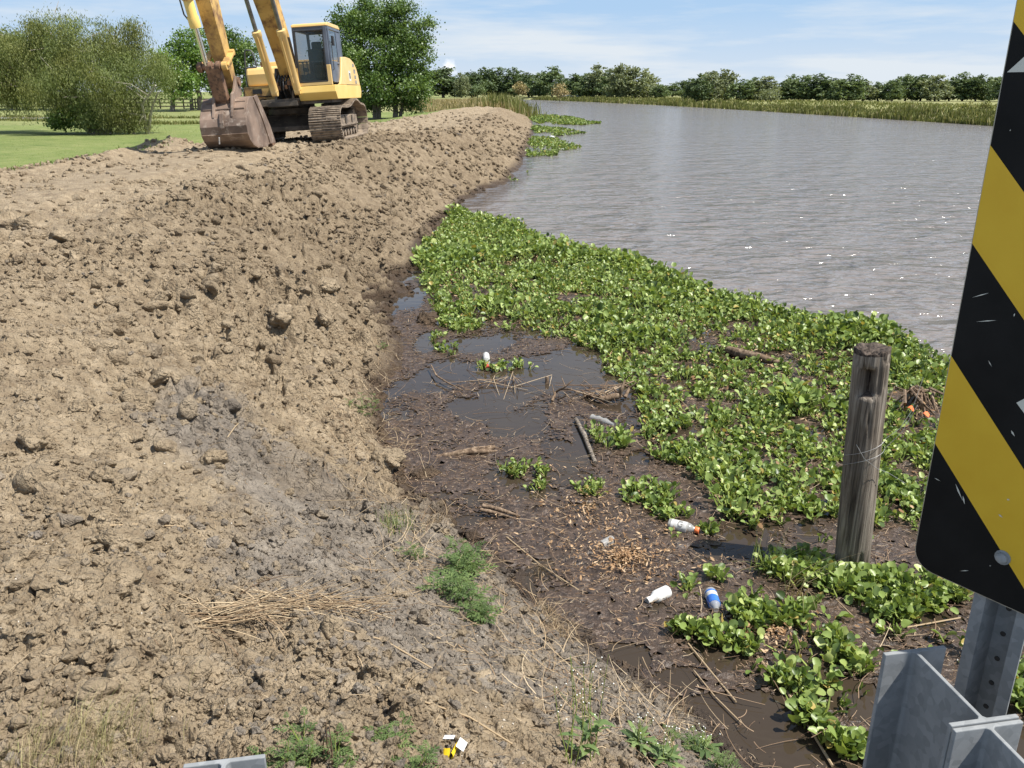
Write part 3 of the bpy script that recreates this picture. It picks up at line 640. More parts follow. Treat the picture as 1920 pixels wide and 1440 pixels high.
def hyacinth_geo(px, py, sc, tall, nl=7, rmax=1.0):
    """px,py plant centres; sc leaf radius; tall stalk length -> mesh arrays"""
    n = len(px); k = rng.poisson(nl, n).clip(3, 12); i = np.repeat(np.arange(n), k); N = len(i)
    a = rng.uniform(0, 6.283, N); le = rng.uniform(.25, 1, N); T = tall[i] * rng.uniform(.45, 1.1, N); out = T * (.25 + .75 * le * rng.uniform(.5, 1, N))
    b = np.stack([px[i], py[i], np.full(N, .0)], 1) + rng.normal(0, .012, (N, 3)) * [1, 1, 0]
    t = b + np.stack([np.cos(a) * out, np.sin(a) * out, .015 + T * (1.05 - .7 * le)], 1)
    S = sc[i] * rng.uniform(.6, 1.25, N); tilt = rng.normal(.45, .6, N)       # blade tips up and outward
    ex = np.stack([np.cos(a) * np.cos(tilt), np.sin(a) * np.cos(tilt), np.sin(tilt)], 1); ro = rng.normal(0, .6, N)
    ey0 = np.stack([-np.sin(a), np.cos(a), 0 * a], 1); ez0 = np.cross(ex, ey0)
    ey = ey0 * np.cos(ro)[:, None] + ez0 * np.sin(ro)[:, None]; ez = np.cross(ex, ey); R = np.stack([ex, ey, ez], 2)
    c = t + ex * (S * .8)[:, None]; sh = np.stack(LS)[rng.integers(0, len(LS), N)] * S[:, None, None]
    V1 = np.einsum('nij,nvj->nvi', R, sh) + c[:, None, :]; V2, F2 = stalks(b, t, .0035 + .06 * S)
    rn = np.clip(rng.normal(.44, .27, N) + .1 * (rng.random(N) > .93), 0, .96); rn = np.where(rng.random(N) < .02, 1.0, rn)
    v1 = V1.reshape(-1, 3); v2 = V2.reshape(-1, 3); f1 = (LF[None] + (np.arange(N) * 10)[:, None, None]).reshape(-1, 3)
    f2 = (F2[None] + (np.arange(N) * 9)[:, None, None]).reshape(-1, 4) + len(v1)
    return np.concatenate([v1, v2]), [f1, f2], np.concatenate([np.repeat(rn, 10), np.repeat(rn, 9)]), np.concatenate([np.zeros(len(f1), int), np.ones(len(f2), int)])
def hyacinth(name, px, py, sc, tall, nl=7):
    V, F, rn, mi = hyacinth_geo(np.asarray(px), np.asarray(py), np.asarray(sc), np.asarray(tall), nl)
    return mesh_np(name, V, F, [M['hyacinth'], M['petiole']], True, {'rnd': rn}, mi)
def fill(poly, n, zz=.05):
    W_ = PL(poly, zz); xs = [p[0] for p in W_]; ys = [p[1] for p in W_]; x = rng.uniform(min(xs), max(xs), n * 6); y = rng.uniform(min(ys), max(ys), n * 6); k = inpoly(x, y, W_); return x[k][:n], y[k][:n]
def area(poly):
    W_ = PL(poly, .05); return abs(sum(W_[i][0] * W_[(i + 1) % len(W_)][1] - W_[(i + 1) % len(W_)][0] * W_[i][1] for i in range(len(W_)))) / 2
MATPOLY = MAT_EDGE + [(1920, 1010), (1790, 1000), (1700, 975), (1640, 985), (1560, 965), (1500, 960), (1425, 985), (1350, 955), (1335, 905), (1290, 872), (1225, 850), (1200, 790), (1195, 735), (1165, 700), (1140, 692), (1125, 655), (1060, 628), (990, 622), (905, 612), (850, 622), (822, 596), (800, 545), (782, 490), (800, 450)]
def build_mat():
    A = area(MATPOLY); n = int(A * 185); x, y = fill(MATPOLY, n)
    de = polydist(x, y, EDGE_W, False); f = .72 + .9 * fbm(x, y, 1.1, 4, 1, .6); f = f + .6 * ss(1.6, .3, de); f = np.where(y < 7.5, f + .12, f)
    f = f * ss(.0, .25, de - .35 * (vnoise(x * 1.7, y * 1.7, 2) + .35))
    bare = 0 * x
    for u, v, ru, rv in ((1080, 560, 70, 9), (1180, 628, 34, 8), (1240, 720, 22, 9), (1400, 612, 60, 8), (1420, 672, 70, 10), (1500, 800, 40, 12), (1350, 760, 40, 9), (910, 555, 26, 7), (900, 497, 20, 5), (1300, 690, 34, 7), (1720, 760, 50, 26), (1690, 900, 30, 18), (1580, 870, 14, 20)):
        c = P(u, v); e = P(u + ru, v); g = P(u, v - rv); bare = np.maximum(bare, 1.3 - np.hypot((x - c[0]) / (e[0] - c[0]), (y - c[1]) / abs(g[1] - c[1])))
    k = rng.random(len(x)) < np.clip(f - bare, 0, 1); x, y, de = x[k], y[k], de[k]
    tallz = ss(.9, .1, de) * ss(4, 12, y) + ss(.25, .45, vnoise(x * .8, y * .8, 3))
    sc = .016 + .010 * rng.random(len(x)) + .010 * tallz; tall = .04 + .05 * rng.random(len(x)) + .13 * tallz + .05 * (rng.random(len(x)) < .08)
    sc = sc * (1 + .25 * ss(8, 14, y))
    tag(hyacinth('water_hyacinth_mat', x, y, sc, tall, 7), 'dense green mat of water hyacinth along the bank edge of the river', 'water hyacinth', kind='stuff')
    # dead leaves and stalks among them
    n = 3000; x, y = fill(MATPOLY, n); m = len(x); dead_leaves('withered_hyacinth', x, y, .02, .05, 'withered brown leaves tangled through the hyacinth mat')
def dead_leaves(name, x, y, s0, zmax, label):
    V = np.array([(-1, 0, 0), (-.3, .42, .12), (.5, .35, .05), (1, 0, .25), (.5, -.35, .16), (-.3, -.42, 0)]); F = [np.array([(0, 1, 4, 5), (1, 2, 3, 4)])]; n = len(x)
    sh = [V * [1, rng.uniform(.5, 1.1), rng.uniform(-2, 2.5)] for _ in range(8)]
    tag(scatter(name, sh, F, np.stack([x, y, .02 + rng.uniform(0, zmax, n)], 1), s0 * rng.uniform(.5, 1.5, n), rots(n, .6), [M['deadleaf']], True, rnd=rng.random(n)), label, 'dead leaves', kind='stuff')
build_mat()
def cluster(u, v, ru, rv, n, label, sc=.03, tall=.085, group='hyacinth clumps in the scum', nl=6):
    c = P(u, v, .04); e = P(u + ru, v, .04); g = P(u, v - rv, .04); h = P(u, v + rv, .04); a = rng.uniform(0, 6.283, n); q = np.sqrt(rng.random(n))
    n = int(n * 1.9); a = rng.uniform(0, 6.283, n); q = np.sqrt(rng.random(n)); sc *= .66; tall *= .8
    x = q * np.cos(a) * (e[0] - c[0]); y = (g[1] + h[1]) / 2 - c[1] + q * np.sin(a) * (g[1] - h[1]) / 2
    o = hyacinth('hyacinth_clump', x, y, sc * rng.uniform(.8, 1.2, n), tall * rng.uniform(.8, 1.2, n), nl); o.location = (c[0], c[1], 0)
    return tag(o, label, 'water hyacinth', group)
for u, v, ru, rv, n, l, sc, tl in (
    (1140, 822, 36, 24, 10, 'bright hyacinth clump beside the clear crushed bottle', .034, .10), (1215, 925, 48, 22, 16, 'hyacinth clump on scum above the orange-capped bottle', .03, .085),
    (1262, 955, 34, 14, 8, 'small hyacinth group right above the orange-capped bottle', .03, .08), (1332, 985, 16, 10, 3, 'few hyacinth leaves at the orange cap of the bottle', .034, .09),
    (1380, 930, 40, 18, 12, 'hyacinth group at the inner edge of the mat over the scum', .032, .09), (1480, 945, 30, 10, 6, 'low hyacinth group by the open lead left of the wooden post', .03, .07),
    (985, 876, 50, 14, 10, 'sparse hyacinth sprouts right of the driftwood log', .024, .07), (1005, 905, 22, 9, 4, 'tiny hyacinth sprout below the sparse sprouts', .022, .06),
    (1110, 912, 34, 12, 7, 'small hyacinth sprout in the scum left of the larger clumps', .025, .07), (948, 682, 50, 9, 9, 'dark green plants round the red-capped bottle in the open water', .032, .07),
    (838, 650, 24, 12, 5, 'hyacinth sprig floating off the lower left corner of the mat', .028, .07), (826, 630, 18, 10, 4, 'hyacinth sprig touching the clod in the water', .028, .06),
    (1510, 1060, 70, 26, 30, 'dark green hyacinth patch left of the wooden post foot', .034, .09), (1625, 1095, 85, 28, 40, 'dense hyacinth patch in front of the wooden post', .034, .10),
    (1740, 1110, 70, 26, 26, 'hyacinth patch between wooden post and hazard sign', .034, .10), (1665, 1140, 50, 22, 14, 'hyacinth lobe hanging toward the brown scum below the post', .034, .095),
    (1410, 1145, 36, 30, 12, 'hyacinth clump right of the blue-label bottle', .036, .09), (1475, 1150, 38, 20, 10, 'hyacinth clump below the leaning straw stems', .036, .09),
    (1330, 1190, 40, 14, 8, 'hyacinth sprigs below the blue-label bottle', .034, .08), (1280, 1175, 18, 14, 4, 'hyacinth sprig between white and blue bottles', .034, .08),
    (1290, 1090, 18, 12, 3, 'two hyacinth leaves among dead brown leaves', .03, .07), (1345, 1075, 16, 10, 3, 'little hyacinth rosette above the blue-label bottle', .03, .08),
    (1400, 1205, 30, 12, 6, 'hyacinth sprigs at the edge of the brown scum by the channel', .03, .08), (1560, 1195, 34, 20, 6, 'hyacinth leaves over brown scum left of the steel guard post', .036, .09),
    (1590, 1235, 40, 20, 8, 'hyacinth leaves just above the steel guard post', .038, .09), (1500, 1275, 50, 26, 12, 'hyacinth group at the dark channel left of the guard post', .036, .09),
    (1520, 1335, 26, 26, 7, 'hyacinth group beside the guard post flange', .038, .1), (1590, 1390, 40, 22, 8, 'lowest hyacinth group at the bottom of the picture', .038, .1),
    (1880, 1270, 40, 60, 22, 'hyacinth patch behind the steel sign post', .036, .12), (1850, 1020, 80, 60, 40, 'hyacinth patch hidden behind the hazard sign', .034, .1),
    (1640, 900, 60, 20, 16, 'hyacinth group right behind the wooden post', .034, .1), (1700, 925, 40, 40, 16, 'hyacinth group between wooden post and sign edge', .034, .1)):
    cluster(u, v, ru, rv, n, l, sc, tl)
def sprigs():
    poly = [(1180, 900), (1300, 960), (1400, 1000), (1560, 980), (1900, 1000), (1900, 1440), (1560, 1440), (1450, 1300), (1330, 1200), (1240, 1120), (1350, 1040), (1240, 1000)]
    n = int(area(poly) * 60); x, y = fill(poly, n); k = rng.random(len(x)) < np.clip(.12 + 1.3 * fbm(x, y, .8, 3, 2), 0, 1); x, y = x[k], y[k]
    tag(hyacinth('hyacinth_sprigs', x, y, .014 + .012 * rng.random(len(x)), .03 + .05 * rng.random(len(x)), 4), 'small sprigs of hyacinth sprinkled over the scum around the post', 'water hyacinth', kind='stuff')
sprigs()
# tall dark plants standing out at the mat's outer edge
for u, v, n, l in ((1010, 470, 8, 'tall dark hyacinth tuft at the outer mat edge, nearest the bank'), (1065, 478, 14, 'tall dark hyacinth stand at the outer mat edge'), (1225, 565, 12, 'raised bright hyacinth stand in the middle of the mat'), (1150, 600, 9, 'raised hyacinth tuft in the mat below the tall stands'),
                   (1600, 625, 7, 'tall hyacinth stems rising just behind the wooden post top'), (1490, 755, 8, 'big-leaved hyacinth left of the wooden post'), (1685, 690, 5, 'big round hyacinth leaf right of the wooden post')):
    cluster(u, v, 30, 12, n, l, .055, .26, 'tall hyacinth stands in the mat', 6)
# far floating patches
for poly, l, d in (([(985, 214), (1040, 217), (1085, 222), (1100, 228), (1128, 231), (1090, 234), (1010, 231), (984, 222)], 'farthest floating hyacinth patch along the bank foot', 14), ([(998, 236), (1060, 241), (1098, 249), (1060, 253), (1000, 256)], 'middle floating hyacinth patch along the bank foot', 22),
                   ([(996, 256), (1045, 258), (1090, 276), (1050, 282), (1040, 292), (990, 292), (985, 275)], 'nearest large hyacinth patch below the far bank', 24), ([(960, 318), (990, 318), (985, 330), (960, 342), (950, 330)], 'small hyacinth patch at the foot of the bank', 34)):
    n = int(area(poly) * d); x, y = fill(poly, n, .05); k = rng.random(len(x)) < np.clip(.55 + fbm(x, y, 1.6, 3, 1) * 2.0, .0, 1); x, y = x[k], y[k]; cx, cy = x.mean(), y.mean()
    f = max(1, cy / 30); o = hyacinth('hyacinth_patch', x - cx, y - cy, np.full(len(x), .034 * f), np.full(len(x), .06 * f ** .3), 6); o.location = (cx, cy, 0); tag(o, l, 'water hyacinth', 'floating hyacinth patches by the far bank')
# ------------------------------------------------------------------ sticks, straw and dead leaves
def strips(name, base, ang, length, width, zlift, mat, label, cat, bend=.25, seg=3, ground=True, pitch=.12, kind='stuff'):
    """bent three-sided twigs lying about"""
    n = len(base); t = np.linspace(0, 1, seg + 1); b = rng.normal(0, bend, n); P_ = np.zeros((n, seg + 1, 3)); x = base[:, 0].copy(); y = base[:, 1].copy()
    pt = rng.normal(0, pitch, n); st = length / seg
    zz = base[:, 2] + zlift
    for i in range(seg + 1):
        P_[:, i] = np.stack([x, y, zz], 1); a = ang + b * i; x = x + np.cos(a) * st; y = y + np.sin(a) * st; zz = zz + np.sin(pt) * st
    if ground:
        h = height(P_[:, :, 0].ravel(), P_[:, :, 1].ravel())[0].reshape(n, seg + 1); h = np.maximum(h, .01); P_[:, :, 2] = np.maximum(P_[:, :, 2], h + width[:, None] * .3)
    V = []
    for i in range(seg + 1):
        w = width * (1 - .5 * t[i]); d = ang + b * i
        for k in range(3):
            q = 2.094 * k + .5; V.append(P_[:, i] + np.stack([-np.sin(d) * np.cos(q) * w, np.cos(d) * np.cos(q) * w, np.sin(q) * w], 1))
    V = np.stack(V, 1); nv = V.shape[1]; F = np.array([(i * 3 + k, i * 3 + (k + 1) % 3, (i + 1) * 3 + (k + 1) % 3, (i + 1) * 3 + k) for i in range(seg) for k in range(3)])
    FF = (F[None] + (np.arange(n) * nv)[:, None, None]).reshape(-1, 4)
    o = mesh_np(name, V.reshape(-1, 3), FF, [mat], False, {'rnd': np.repeat(np.clip(rng.normal(.5, .25, n), 0, 1), nv)})
    return tag(o, label, cat, kind=kind)
def debris():
    n = 42000; x = rng.uniform(-1.6, 4, n); y = 1.9 + 8.8 * rng.random(n) ** 1.35; f = scum_field(x, y) + .2; _, s = base_height(x, y)
    k = (f + .11 * rng.exponential(1, n) > 0) & inpoly(x, y, CALM) & (s < .15); x, y = x[k], y[k]; n = len(x)
    L = .008 + .08 * rng.random(n) ** 5 + .0008 * y
    strips('floating_twigs', np.stack([x, y, np.full(n, .012)], 1), rng.uniform(0, 6.283, n), L, .0007 + .0011 * rng.random(n) + .0002 * y, rng.uniform(.0, .018, n), M['twig'], 'short brown twigs and stalks floating in the scum', 'twigs', .3, 2, False)
    n = 1000; x = rng.uniform(-1.4, 3.6, n); y = 2.2 + 6.5 * rng.random(n) ** 1.3; k = inpoly(x, y, CALM) & (base_height(x, y)[1] < .1); x, y = x[k], y[k]; n = len(x)
    strips('floating_stalks', np.stack([x, y, np.full(n, .015)], 1), rng.uniform(0, 6.283, n), rng.uniform(.06, .34, n), rng.uniform(.001, .003, n), rng.uniform(.0, .03, n), M['twig'], 'long dead stalks floating across the scum', 'stalks', .14, 5, False, .1)
    # straw on the soil: near the shore and by the road
    n = 1000; t = rng.random(n); c = [G(u, v) for u, v in ((1330, 1420), (1100, 1290), (940, 1140), (840, 1020), (740, 900), (700, 800), (700, 720), (735, 650))]
    i = np.minimum((t * 7).astype(int), 6); f = t * 7 - i; cx = np.array([q.x for q in c]); cy = np.array([q.y for q in c])
    x = cx[i] * (1 - f) + cx[i + 1] * f; y = cy[i] * (1 - f) + cy[i + 1] * f; off = rng.normal(.12, .28, n); x = x - off * .75; y = y - off * .45 + rng.normal(0, .15, n); z, s, d = height(x, y)
    k = s > -.15; x, y, z = x[k], y[k], z[k]; n = len(x)
    strips('shore_straw', np.stack([x, y, np.maximum(z, .01)], 1), rng.normal(2.6, .9, n), rng.uniform(.05, .30, n), rng.uniform(.0011, .0026, n), rng.uniform(.003, .03, n), M['straw'], 'dry straw and stems strewn along the muddy shore', 'straw', .16, 5, True, .12)
    n = 1100; x = rng.uniform(-3.4, .8, n); y = rng.uniform(1.8, 6.2, n); z, s, d = height(x, y); k = (s > .1) & (s < 3.2); x, y, z = x[k], y[k], z[k]; n = len(x)
    strips('scattered_straw', np.stack([x, y, z], 1), rng.uniform(0, 6.283, n), .02 + .12 * rng.random(n) ** 2.5, rng.uniform(.0008, .0018, n), rng.uniform(.0, .01, n), M['straw'], 'short bits of straw scattered over the bare soil', 'straw', .2, 3)
    # dead hyacinth leaves: a patch
    for nm, u, v, ru, rv, n, l in (('dead_leaves', 1170, 1050, 150, 55, 900, 'tan curled dead leaves lying thick on the scum'), ('brown_leaves', 1450, 1190, 180, 60, 240, 'scattered brown dead leaves near the guard post'), ('fallen_leaves', 1100, 960, 220, 90, 420, 'thin scatter of dead leaves over the scum')):
        c = P(u, v); e = P(u + ru, v); g = P(u, v - rv); a = rng.uniform(0, 6.28, n); q = np.abs(rng.normal(0, .55, n)); dead_leaves(nm, c[0] + q * np.cos(a) * (e[0] - c[0]), c[1] + q * np.sin(a) * (g[1] - c[1]), .013, .03, l)
debris()
# ------------------------------------------------------------------ trees
def leaves(cen, rad, n_cl, per, sig, lw, mode='round', droop=0, fillin=.45):
    """leaf clumps spread through ellipsoids; returns V, F, rnd, clump centres"""
    cen = np.asarray(cen, float); rad = np.asarray(rad, float); vol = rad[:, 0] * rad[:, 2]; b = rng.choice(len(cen), n_cl, p=vol / vol.sum())
    d = rng.normal(size=(n_cl, 3)); d /= np.linalg.norm(d, axis=1)[:, None]; q = rng.random(n_cl) ** fillin
    cc = cen[b] + d * q[:, None] * rad[b]; cs = sig * rng.uniform(.5, 1.35, n_cl); cr = rng.normal(.5, .24, n_cl)
    i = np.repeat(np.arange(n_cl), rng.poisson(per, n_cl).clip(3)); N = len(i); off = rng.normal(0, 1, (N, 3)) * cs[i][:, None] * [1, 1, .62]
    if droop: off[:, 2] -= np.abs(rng.normal(0, droop, N)) ; 
    p = cc[i] + off; L = lw[1] * rng.uniform(.6, 1.3, N); Wd = lw[0] * rng.uniform(.6, 1.3, N)
    if mode == 'hang': ax = rng.normal(0, .45, (N, 3)) + [0, 0, -1.0]
    else: ax = rng.normal(0, 1, (N, 3)) + [0, 0, -.15]
    ax /= np.linalg.norm(ax, axis=1)[:, None]; nn = rng.normal(0, .8, (N, 3)) + [0, 0, .9 if mode != 'hang' else .1]; sd = np.cross(ax, nn); sd /= np.linalg.norm(sd, axis=1)[:, None] + 1e-9
    V = np.stack([p - ax * L[:, None] * .5, p + sd * Wd[:, None] * .5, p + ax * L[:, None] * .5, p - sd * Wd[:, None] * .5], 1)
    return V.reshape(-1, 3), np.arange(N * 4).reshape(N, 4), np.repeat(np.clip(cr[i] + rng.normal(0, .11, N), 0, 1), 4), cc
def tree_px(name, label, u0, v0, Yb, blobs, n_cl, per, sig, lw, mat, trunks, mode='round', droop=0, bark='bark', depth=.8, group=None, cat='tree', zb=None, limbs=30, tips=0, shrink=1.0):
    """crown outlined by ellipses given in the photo, standing at distance Yb with its own depth"""
    zb = ground_at(P(u0, v0, .4)[0], Yb) if zb is None else zb
    bx = PY(u0, v0, Yb)[0]; root = empty(name, (bx, Yb, zb), label=label, cat=cat, group=group); base = np.array([bx, Yb, zb]); px = 1 / FPX * (Yb * CP + 0)
    cen = []; rad = []
    for q in blobs:
        u, v, ru, rv = q[:4]; dy = (q[4] if len(q) > 4 else rng.uniform(-.5, .5)) * depth * ru * Yb / FPX * 1.2
        c = PY(u, v, Yb + dy); k = (Yb + dy) / FPX; cen.append(np.array(c) - base); rad.append((ru * k * shrink, ru * k * depth * shrink + .5, rv * k * shrink))
    V, F, rn, cc = leaves(cen, rad, n_cl, per, sig, lw, mode, droop)
    keep = V.reshape(-1, 4, 3)[:, :, 2].min(1) > .02; kk = np.repeat(keep, 4); V = V[kk]; rn = rn[kk]; F = np.arange(len(V)).reshape(-1, 4)
    mesh_np('crown', V, F, [M[mat]], False, {'rnd': rn}, parent=root)
    mb = MB()
    ends = []
    for tr in trunks:
        r0, r1 = tr[0], tr[1]; pts = []
        for j, (u, v) in enumerate(tr[2]):
            q = np.array(PY(u, v, Yb + (.25 * j if len(tr) < 4 else tr[3] * j))) - base
            if j == 0: q[2] = -.15
            pts.append(q)
        m = len(pts); fine = []
        for j in range(m - 1):
            for t in np.linspace(0, 1, 5)[: 5 if j == m - 2 else 4]: fine.append(pts[j] * (1 - t) + pts[j + 1] * t + (rng.normal(0, r1 * .35, 3) if 0 < j + t < m - 1 else 0))
        mb.tube(fine, list(np.linspace(r0, r1, len(fine))), 8); ends += [(np.array(f), r0 + (r1 - r0) * k / len(fine)) for k, f in enumerate(fine) if k > len(fine) * .35]
    for c in cc[rng.permutation(len(cc))[:limbs]]:
        s, r = min(ends, key=lambda e: np.linalg.norm(e[0] - c) + 1.5 * max(0, e[0][2] - c[2])); mid = (s + c) / 2 + [0, 0, .12 * np.linalg.norm(c - s)]
        mb.tube([s, mid, c], [r * .5, r * .3, .012 * Yb / 50], 5)
    for k in range(tips):
        c = cc[rng.integers(0, len(cc))]; mb.tube([c, c + rng.normal(0, .25, 3) + [0, 0, .5]], [.02, .008], 4)
    mb.build('trunk', M[bark], root, smooth=True); return root
YW = 47.0
tree_px('willow_tree', 'big spreading olive-green willow with several leaning stems, left of the excavator', 215, 246, YW,
    [(40, 118, 75, 62, 1), (118, 52, 44, 34), (62, 42, 34, 26), (-20, 110, 50, 70), (24, 78, 45, 34), (150, 112, 66, 52, -.5), (100, 150, 78, 42, -.3), (205, 72, 42, 36, .3), (250, 64, 22, 24), (246, 46, 13, 14), (188, 140, 58, 46, -1), (246, 122, 46, 44), (282, 140, 36, 42, .4), (300, 118, 24, 26), (232, 186, 50, 32, -.6), (190, 214, 46, 24, -.9), (245, 224, 36, 22, -.5), (146, 178, 48, 24), (20, 155, 48, 24, 1), (228, 92, 46, 34), (90, 86, 60, 50)],
    560, 230, .36, (.036, .15), 'willow',
    [(.30, .10, [(190, 247), (172, 225), (148, 190), (128, 150), (112, 90)]), (.24, .08, [(205, 247), (200, 205), (196, 150), (214, 80)]), (.2, .07, [(250, 247), (232, 205), (225, 170), (250, 110)]), (.13, .04, [(276, 246), (271, 222), (266, 196), (292, 160)], -.4), (.10, .03, [(274, 238), (285, 200), (298, 172)], -.5), (.22, .08, [(180, 246), (140, 218), (96, 190), (40, 150)])],
    'hang', .5, 'palebark', group='trees on the lawn', limbs=90, tips=30, shrink=.86)
tree_px('leafy_shrub', 'dark leafy shrub growing out to the left at the foot of the willow', 150, 240, YW - .8, [(126, 222, 30, 13), (150, 212, 26, 12), (112, 232, 16, 7), (165, 226, 18, 12)], 70, 60, .2, (.12, .17), 'oak', [(.09, .03, [(178, 246), (150, 228), (118, 222)])], 'round', 0, 'bark', 1.0, cat='shrub', limbs=12)
for a in (('shade_tree', 'green tree by the rail fence with straight trunk, at the left picture edge', 27, 207, 106, [(20, 120, 46, 46), (0, 90, 40, 34), (34, 150, 34, 22)], [(.42, .2, [(27, 207), (27, 170), (24, 120)])]),
          ('shade_tree', 'green tree by the rail fence, second trunk from the left edge', 50, 208, 107, [(56, 110, 40, 44), (70, 140, 34, 30)], [(.4, .2, [(50, 208), (46, 170), (54, 110)])]),
          ('shade_tree', 'green tree by the rail fence whose pale trunk leans to the left of the willow', 112, 208, 105, [(96, 130, 44, 40), (120, 110, 40, 40)], [(.5, .25, [(112, 208), (102, 178), (92, 130)])])):
    tree_px(a[0], a[1], a[2], a[3], a[4], a[5], 150, 40, .6, (.25, .3), 'far_mid', a[6], group='trees along the rail fence', limbs=22)
for a in (('shade_tree', 'bright green airy tree behind the fence, between willow and excavator arm', 372, 206, 104, [(352, 84, 34, 22), (372, 70, 20, 14), (346, 108, 34, 22), (384, 112, 32, 30), (362, 142, 30, 22), (330, 92, 14, 12)], [(.34, .14, [(374, 207), (372, 170), (364, 130), (368, 90)]), (.26, .1, [(360, 207), (357, 170), (346, 110)])], 'bright', 300),
          ('shade_tree', 'dark green tree behind the excavator arm and handrail', 430, 206, 110, [(432, 96, 34, 34), (455, 112, 28, 38), (418, 62, 20, 12), (470, 95, 16, 22), (440, 150, 44, 26), (398, 150, 24, 30)], [(.4, .2, [(430, 207), (432, 150), (440, 100)]), (.3, .12, [(462, 207), (458, 150), (462, 100)])], 'oak', 430),
          ('shade_tree', 'low bright green tree between willow and airy tree', 325, 206, 100, [(316, 140, 26, 36), (336, 160, 24, 26), (304, 112, 14, 16), (350, 150, 16, 20)], [(.32, .14, [(324, 207), (323, 180), (320, 140)])], 'bright', 260)):
    tree_px(a[0], a[1], a[2], a[3], a[4], a[5], int(a[8] * .4), 62, .55, (.22, .27), a[7], a[6], group='trees along the rail fence', limbs=30)
tree_px('oak_tree', 'large dark green tree with two pairs of trunks right behind the excavator cab', 722, 224, 72, [(706, 44, 56, 36), (748, 62, 50, 44), (662, 44, 44, 34), (690, 108, 76, 56, -.3), (766, 110, 44, 56), (728, 160, 78, 34, -.4), (640, 110, 46, 50), (788, 158, 24, 38), (622, 48, 14, 9), (742, 20, 34, 16), (690, 12, 30, 12), (790, 84, 22, 24), (700, 192, 54, 18), (770, 192, 26, 16), (795, 45, 14, 10)],
    520, 120, .42, (.14, .18), 'oak', [(.24, .1, [(704, 226), (702, 190), (690, 120), (670, 60)]), (.2, .09, [(710, 226), (712, 180), (720, 100), (716, 50)]), (.24, .1, [(742, 225), (740, 190), (750, 120), (760, 60)]), (.16, .08, [(749, 225), (756, 190), (775, 120)])], group='trees on the lawn', limbs=80, shrink=.9)

# far treelines: prototypes, then a copy tree by tree
protos = {}
def proto(kind, mat, i):
    n = 5 + int(rng.integers(0, 3)); cen = [(rng.uniform(-.2, .2), rng.uniform(-.2, .2), rng.uniform(.35, .78)) for _ in range(n)] + [(0, 0, .42), (.15, 0, .24), (-.17, 0, .22), (rng.uniform(-.1, .1), 0, .86)]
    rad = [(rng.uniform(.16, .27), rng.uniform(.18, .28), rng.uniform(.12, .2)) for _ in range(n)] + [(.44, .4, .3), (.38, .34, .2), (.38, .34, .2), (.13, .13, .11)]
    V, F, rn, cc = leaves(cen, rad, 330, 14, .04, (.045, .06), 'round', 0, .38); kp = np.repeat(V.reshape(-1, 4, 3)[:, :, 2].min(1) > .01, 4); V = V[kp]; rn = rn[kp]
    root = empty('treeline_tree', (0, 0, 0)); mesh_np('crown', V, np.arange(len(V)).reshape(-1, 4), [M[mat]], False, {'rnd': rn}, parent=root)
    mb = MB(); mb.tube([(0, 0, -.05), (.01, 0, .2), (0, .01, .5)], [.03, .024, .012], 6)
    for c in cc[:6]: mb.tube([(0, 0, .25), tuple(c)], [.012, .005], 4)
    mb.build('trunk', M['bark'], root); return root
FT = [(830, 123, 30, 178, 'd'), (864, 140, 14, 178, 'p'), (884, 137, 22, 178, 'd'), (908, 133, 22, 178, 'd'), (936, 129, 26, 179, 'd'), (964, 128, 24, 180, 'd'), (992, 141, 20, 180, 'd'), (1012, 140, 20, 182, 'm'), (1036, 129, 20, 182, 'm'), (1060, 144, 19, 182, 'd'), (1082, 137, 21, 183, 'd'), (1102, 139, 19, 184, 'm'),
      (1126, 126, 20, 184, 'p'), (1148, 131, 20, 184, 'm'), (1167, 120, 22, 185, 'p'), (1194, 128, 24, 185, 'p'), (1216, 137, 15, 185, 'p'), (1238, 160, 13, 186, 'm'), (1262, 158, 15, 180, 'm'), (1284, 154, 15, 180, 'd'),
      (1311, 136, 20, 190, 'd'), (1334, 132, 21, 190, 'p'), (1362, 135, 20, 190, 'p'), (1392, 150, 18, 190, 'm'), (1416, 146, 19, 190, 'm'), (1440, 145, 19, 190, 'p'), (1464, 154, 18, 190, 'd'), (1488, 144, 18, 190, 'm'), (1511, 142, 19, 190, 'm'), (1540, 140, 23, 191, 'd'), (1566, 150, 18, 190, 'p'), (1594, 145, 22, 191, 'm'), (1622, 153, 22, 191, 'p'),
      (1650, 156, 20, 191, 'm'), (1678, 150, 20, 191, 'm'), (1704, 142, 20, 191, 'm'), (1733, 140, 20, 191, 'd'), (1760, 142, 20, 191, 'p'), (1786, 147, 20, 191, 'm'), (1812, 142, 21, 191, 'm'), (1838, 138, 17, 191, 'd'), (1862, 143, 21, 191, 'm'), (1890, 140, 22, 192, 'm'), (1918, 143, 22, 192, 'p'), (1950, 140, 22, 192, 'm'), (1985, 145, 24, 192, 'd')]
ORD = ['first', 'second', 'third', 'fourth', 'fifth', 'sixth', 'seventh', 'eighth', 'ninth', 'tenth', 'eleventh', 'twelfth', 'thirteenth', 'fourteenth', 'fifteenth', 'sixteenth', 'seventeenth', 'eighteenth', 'nineteenth', 'twentieth', 'twenty-first', 'twenty-second', 'twenty-third', 'twenty-fourth', 'twenty-fifth', 'twenty-sixth', 'twenty-seventh']
KN = {'d': 'dark green', 'm': 'mid green', 'p': 'pale olive'}
used = set()
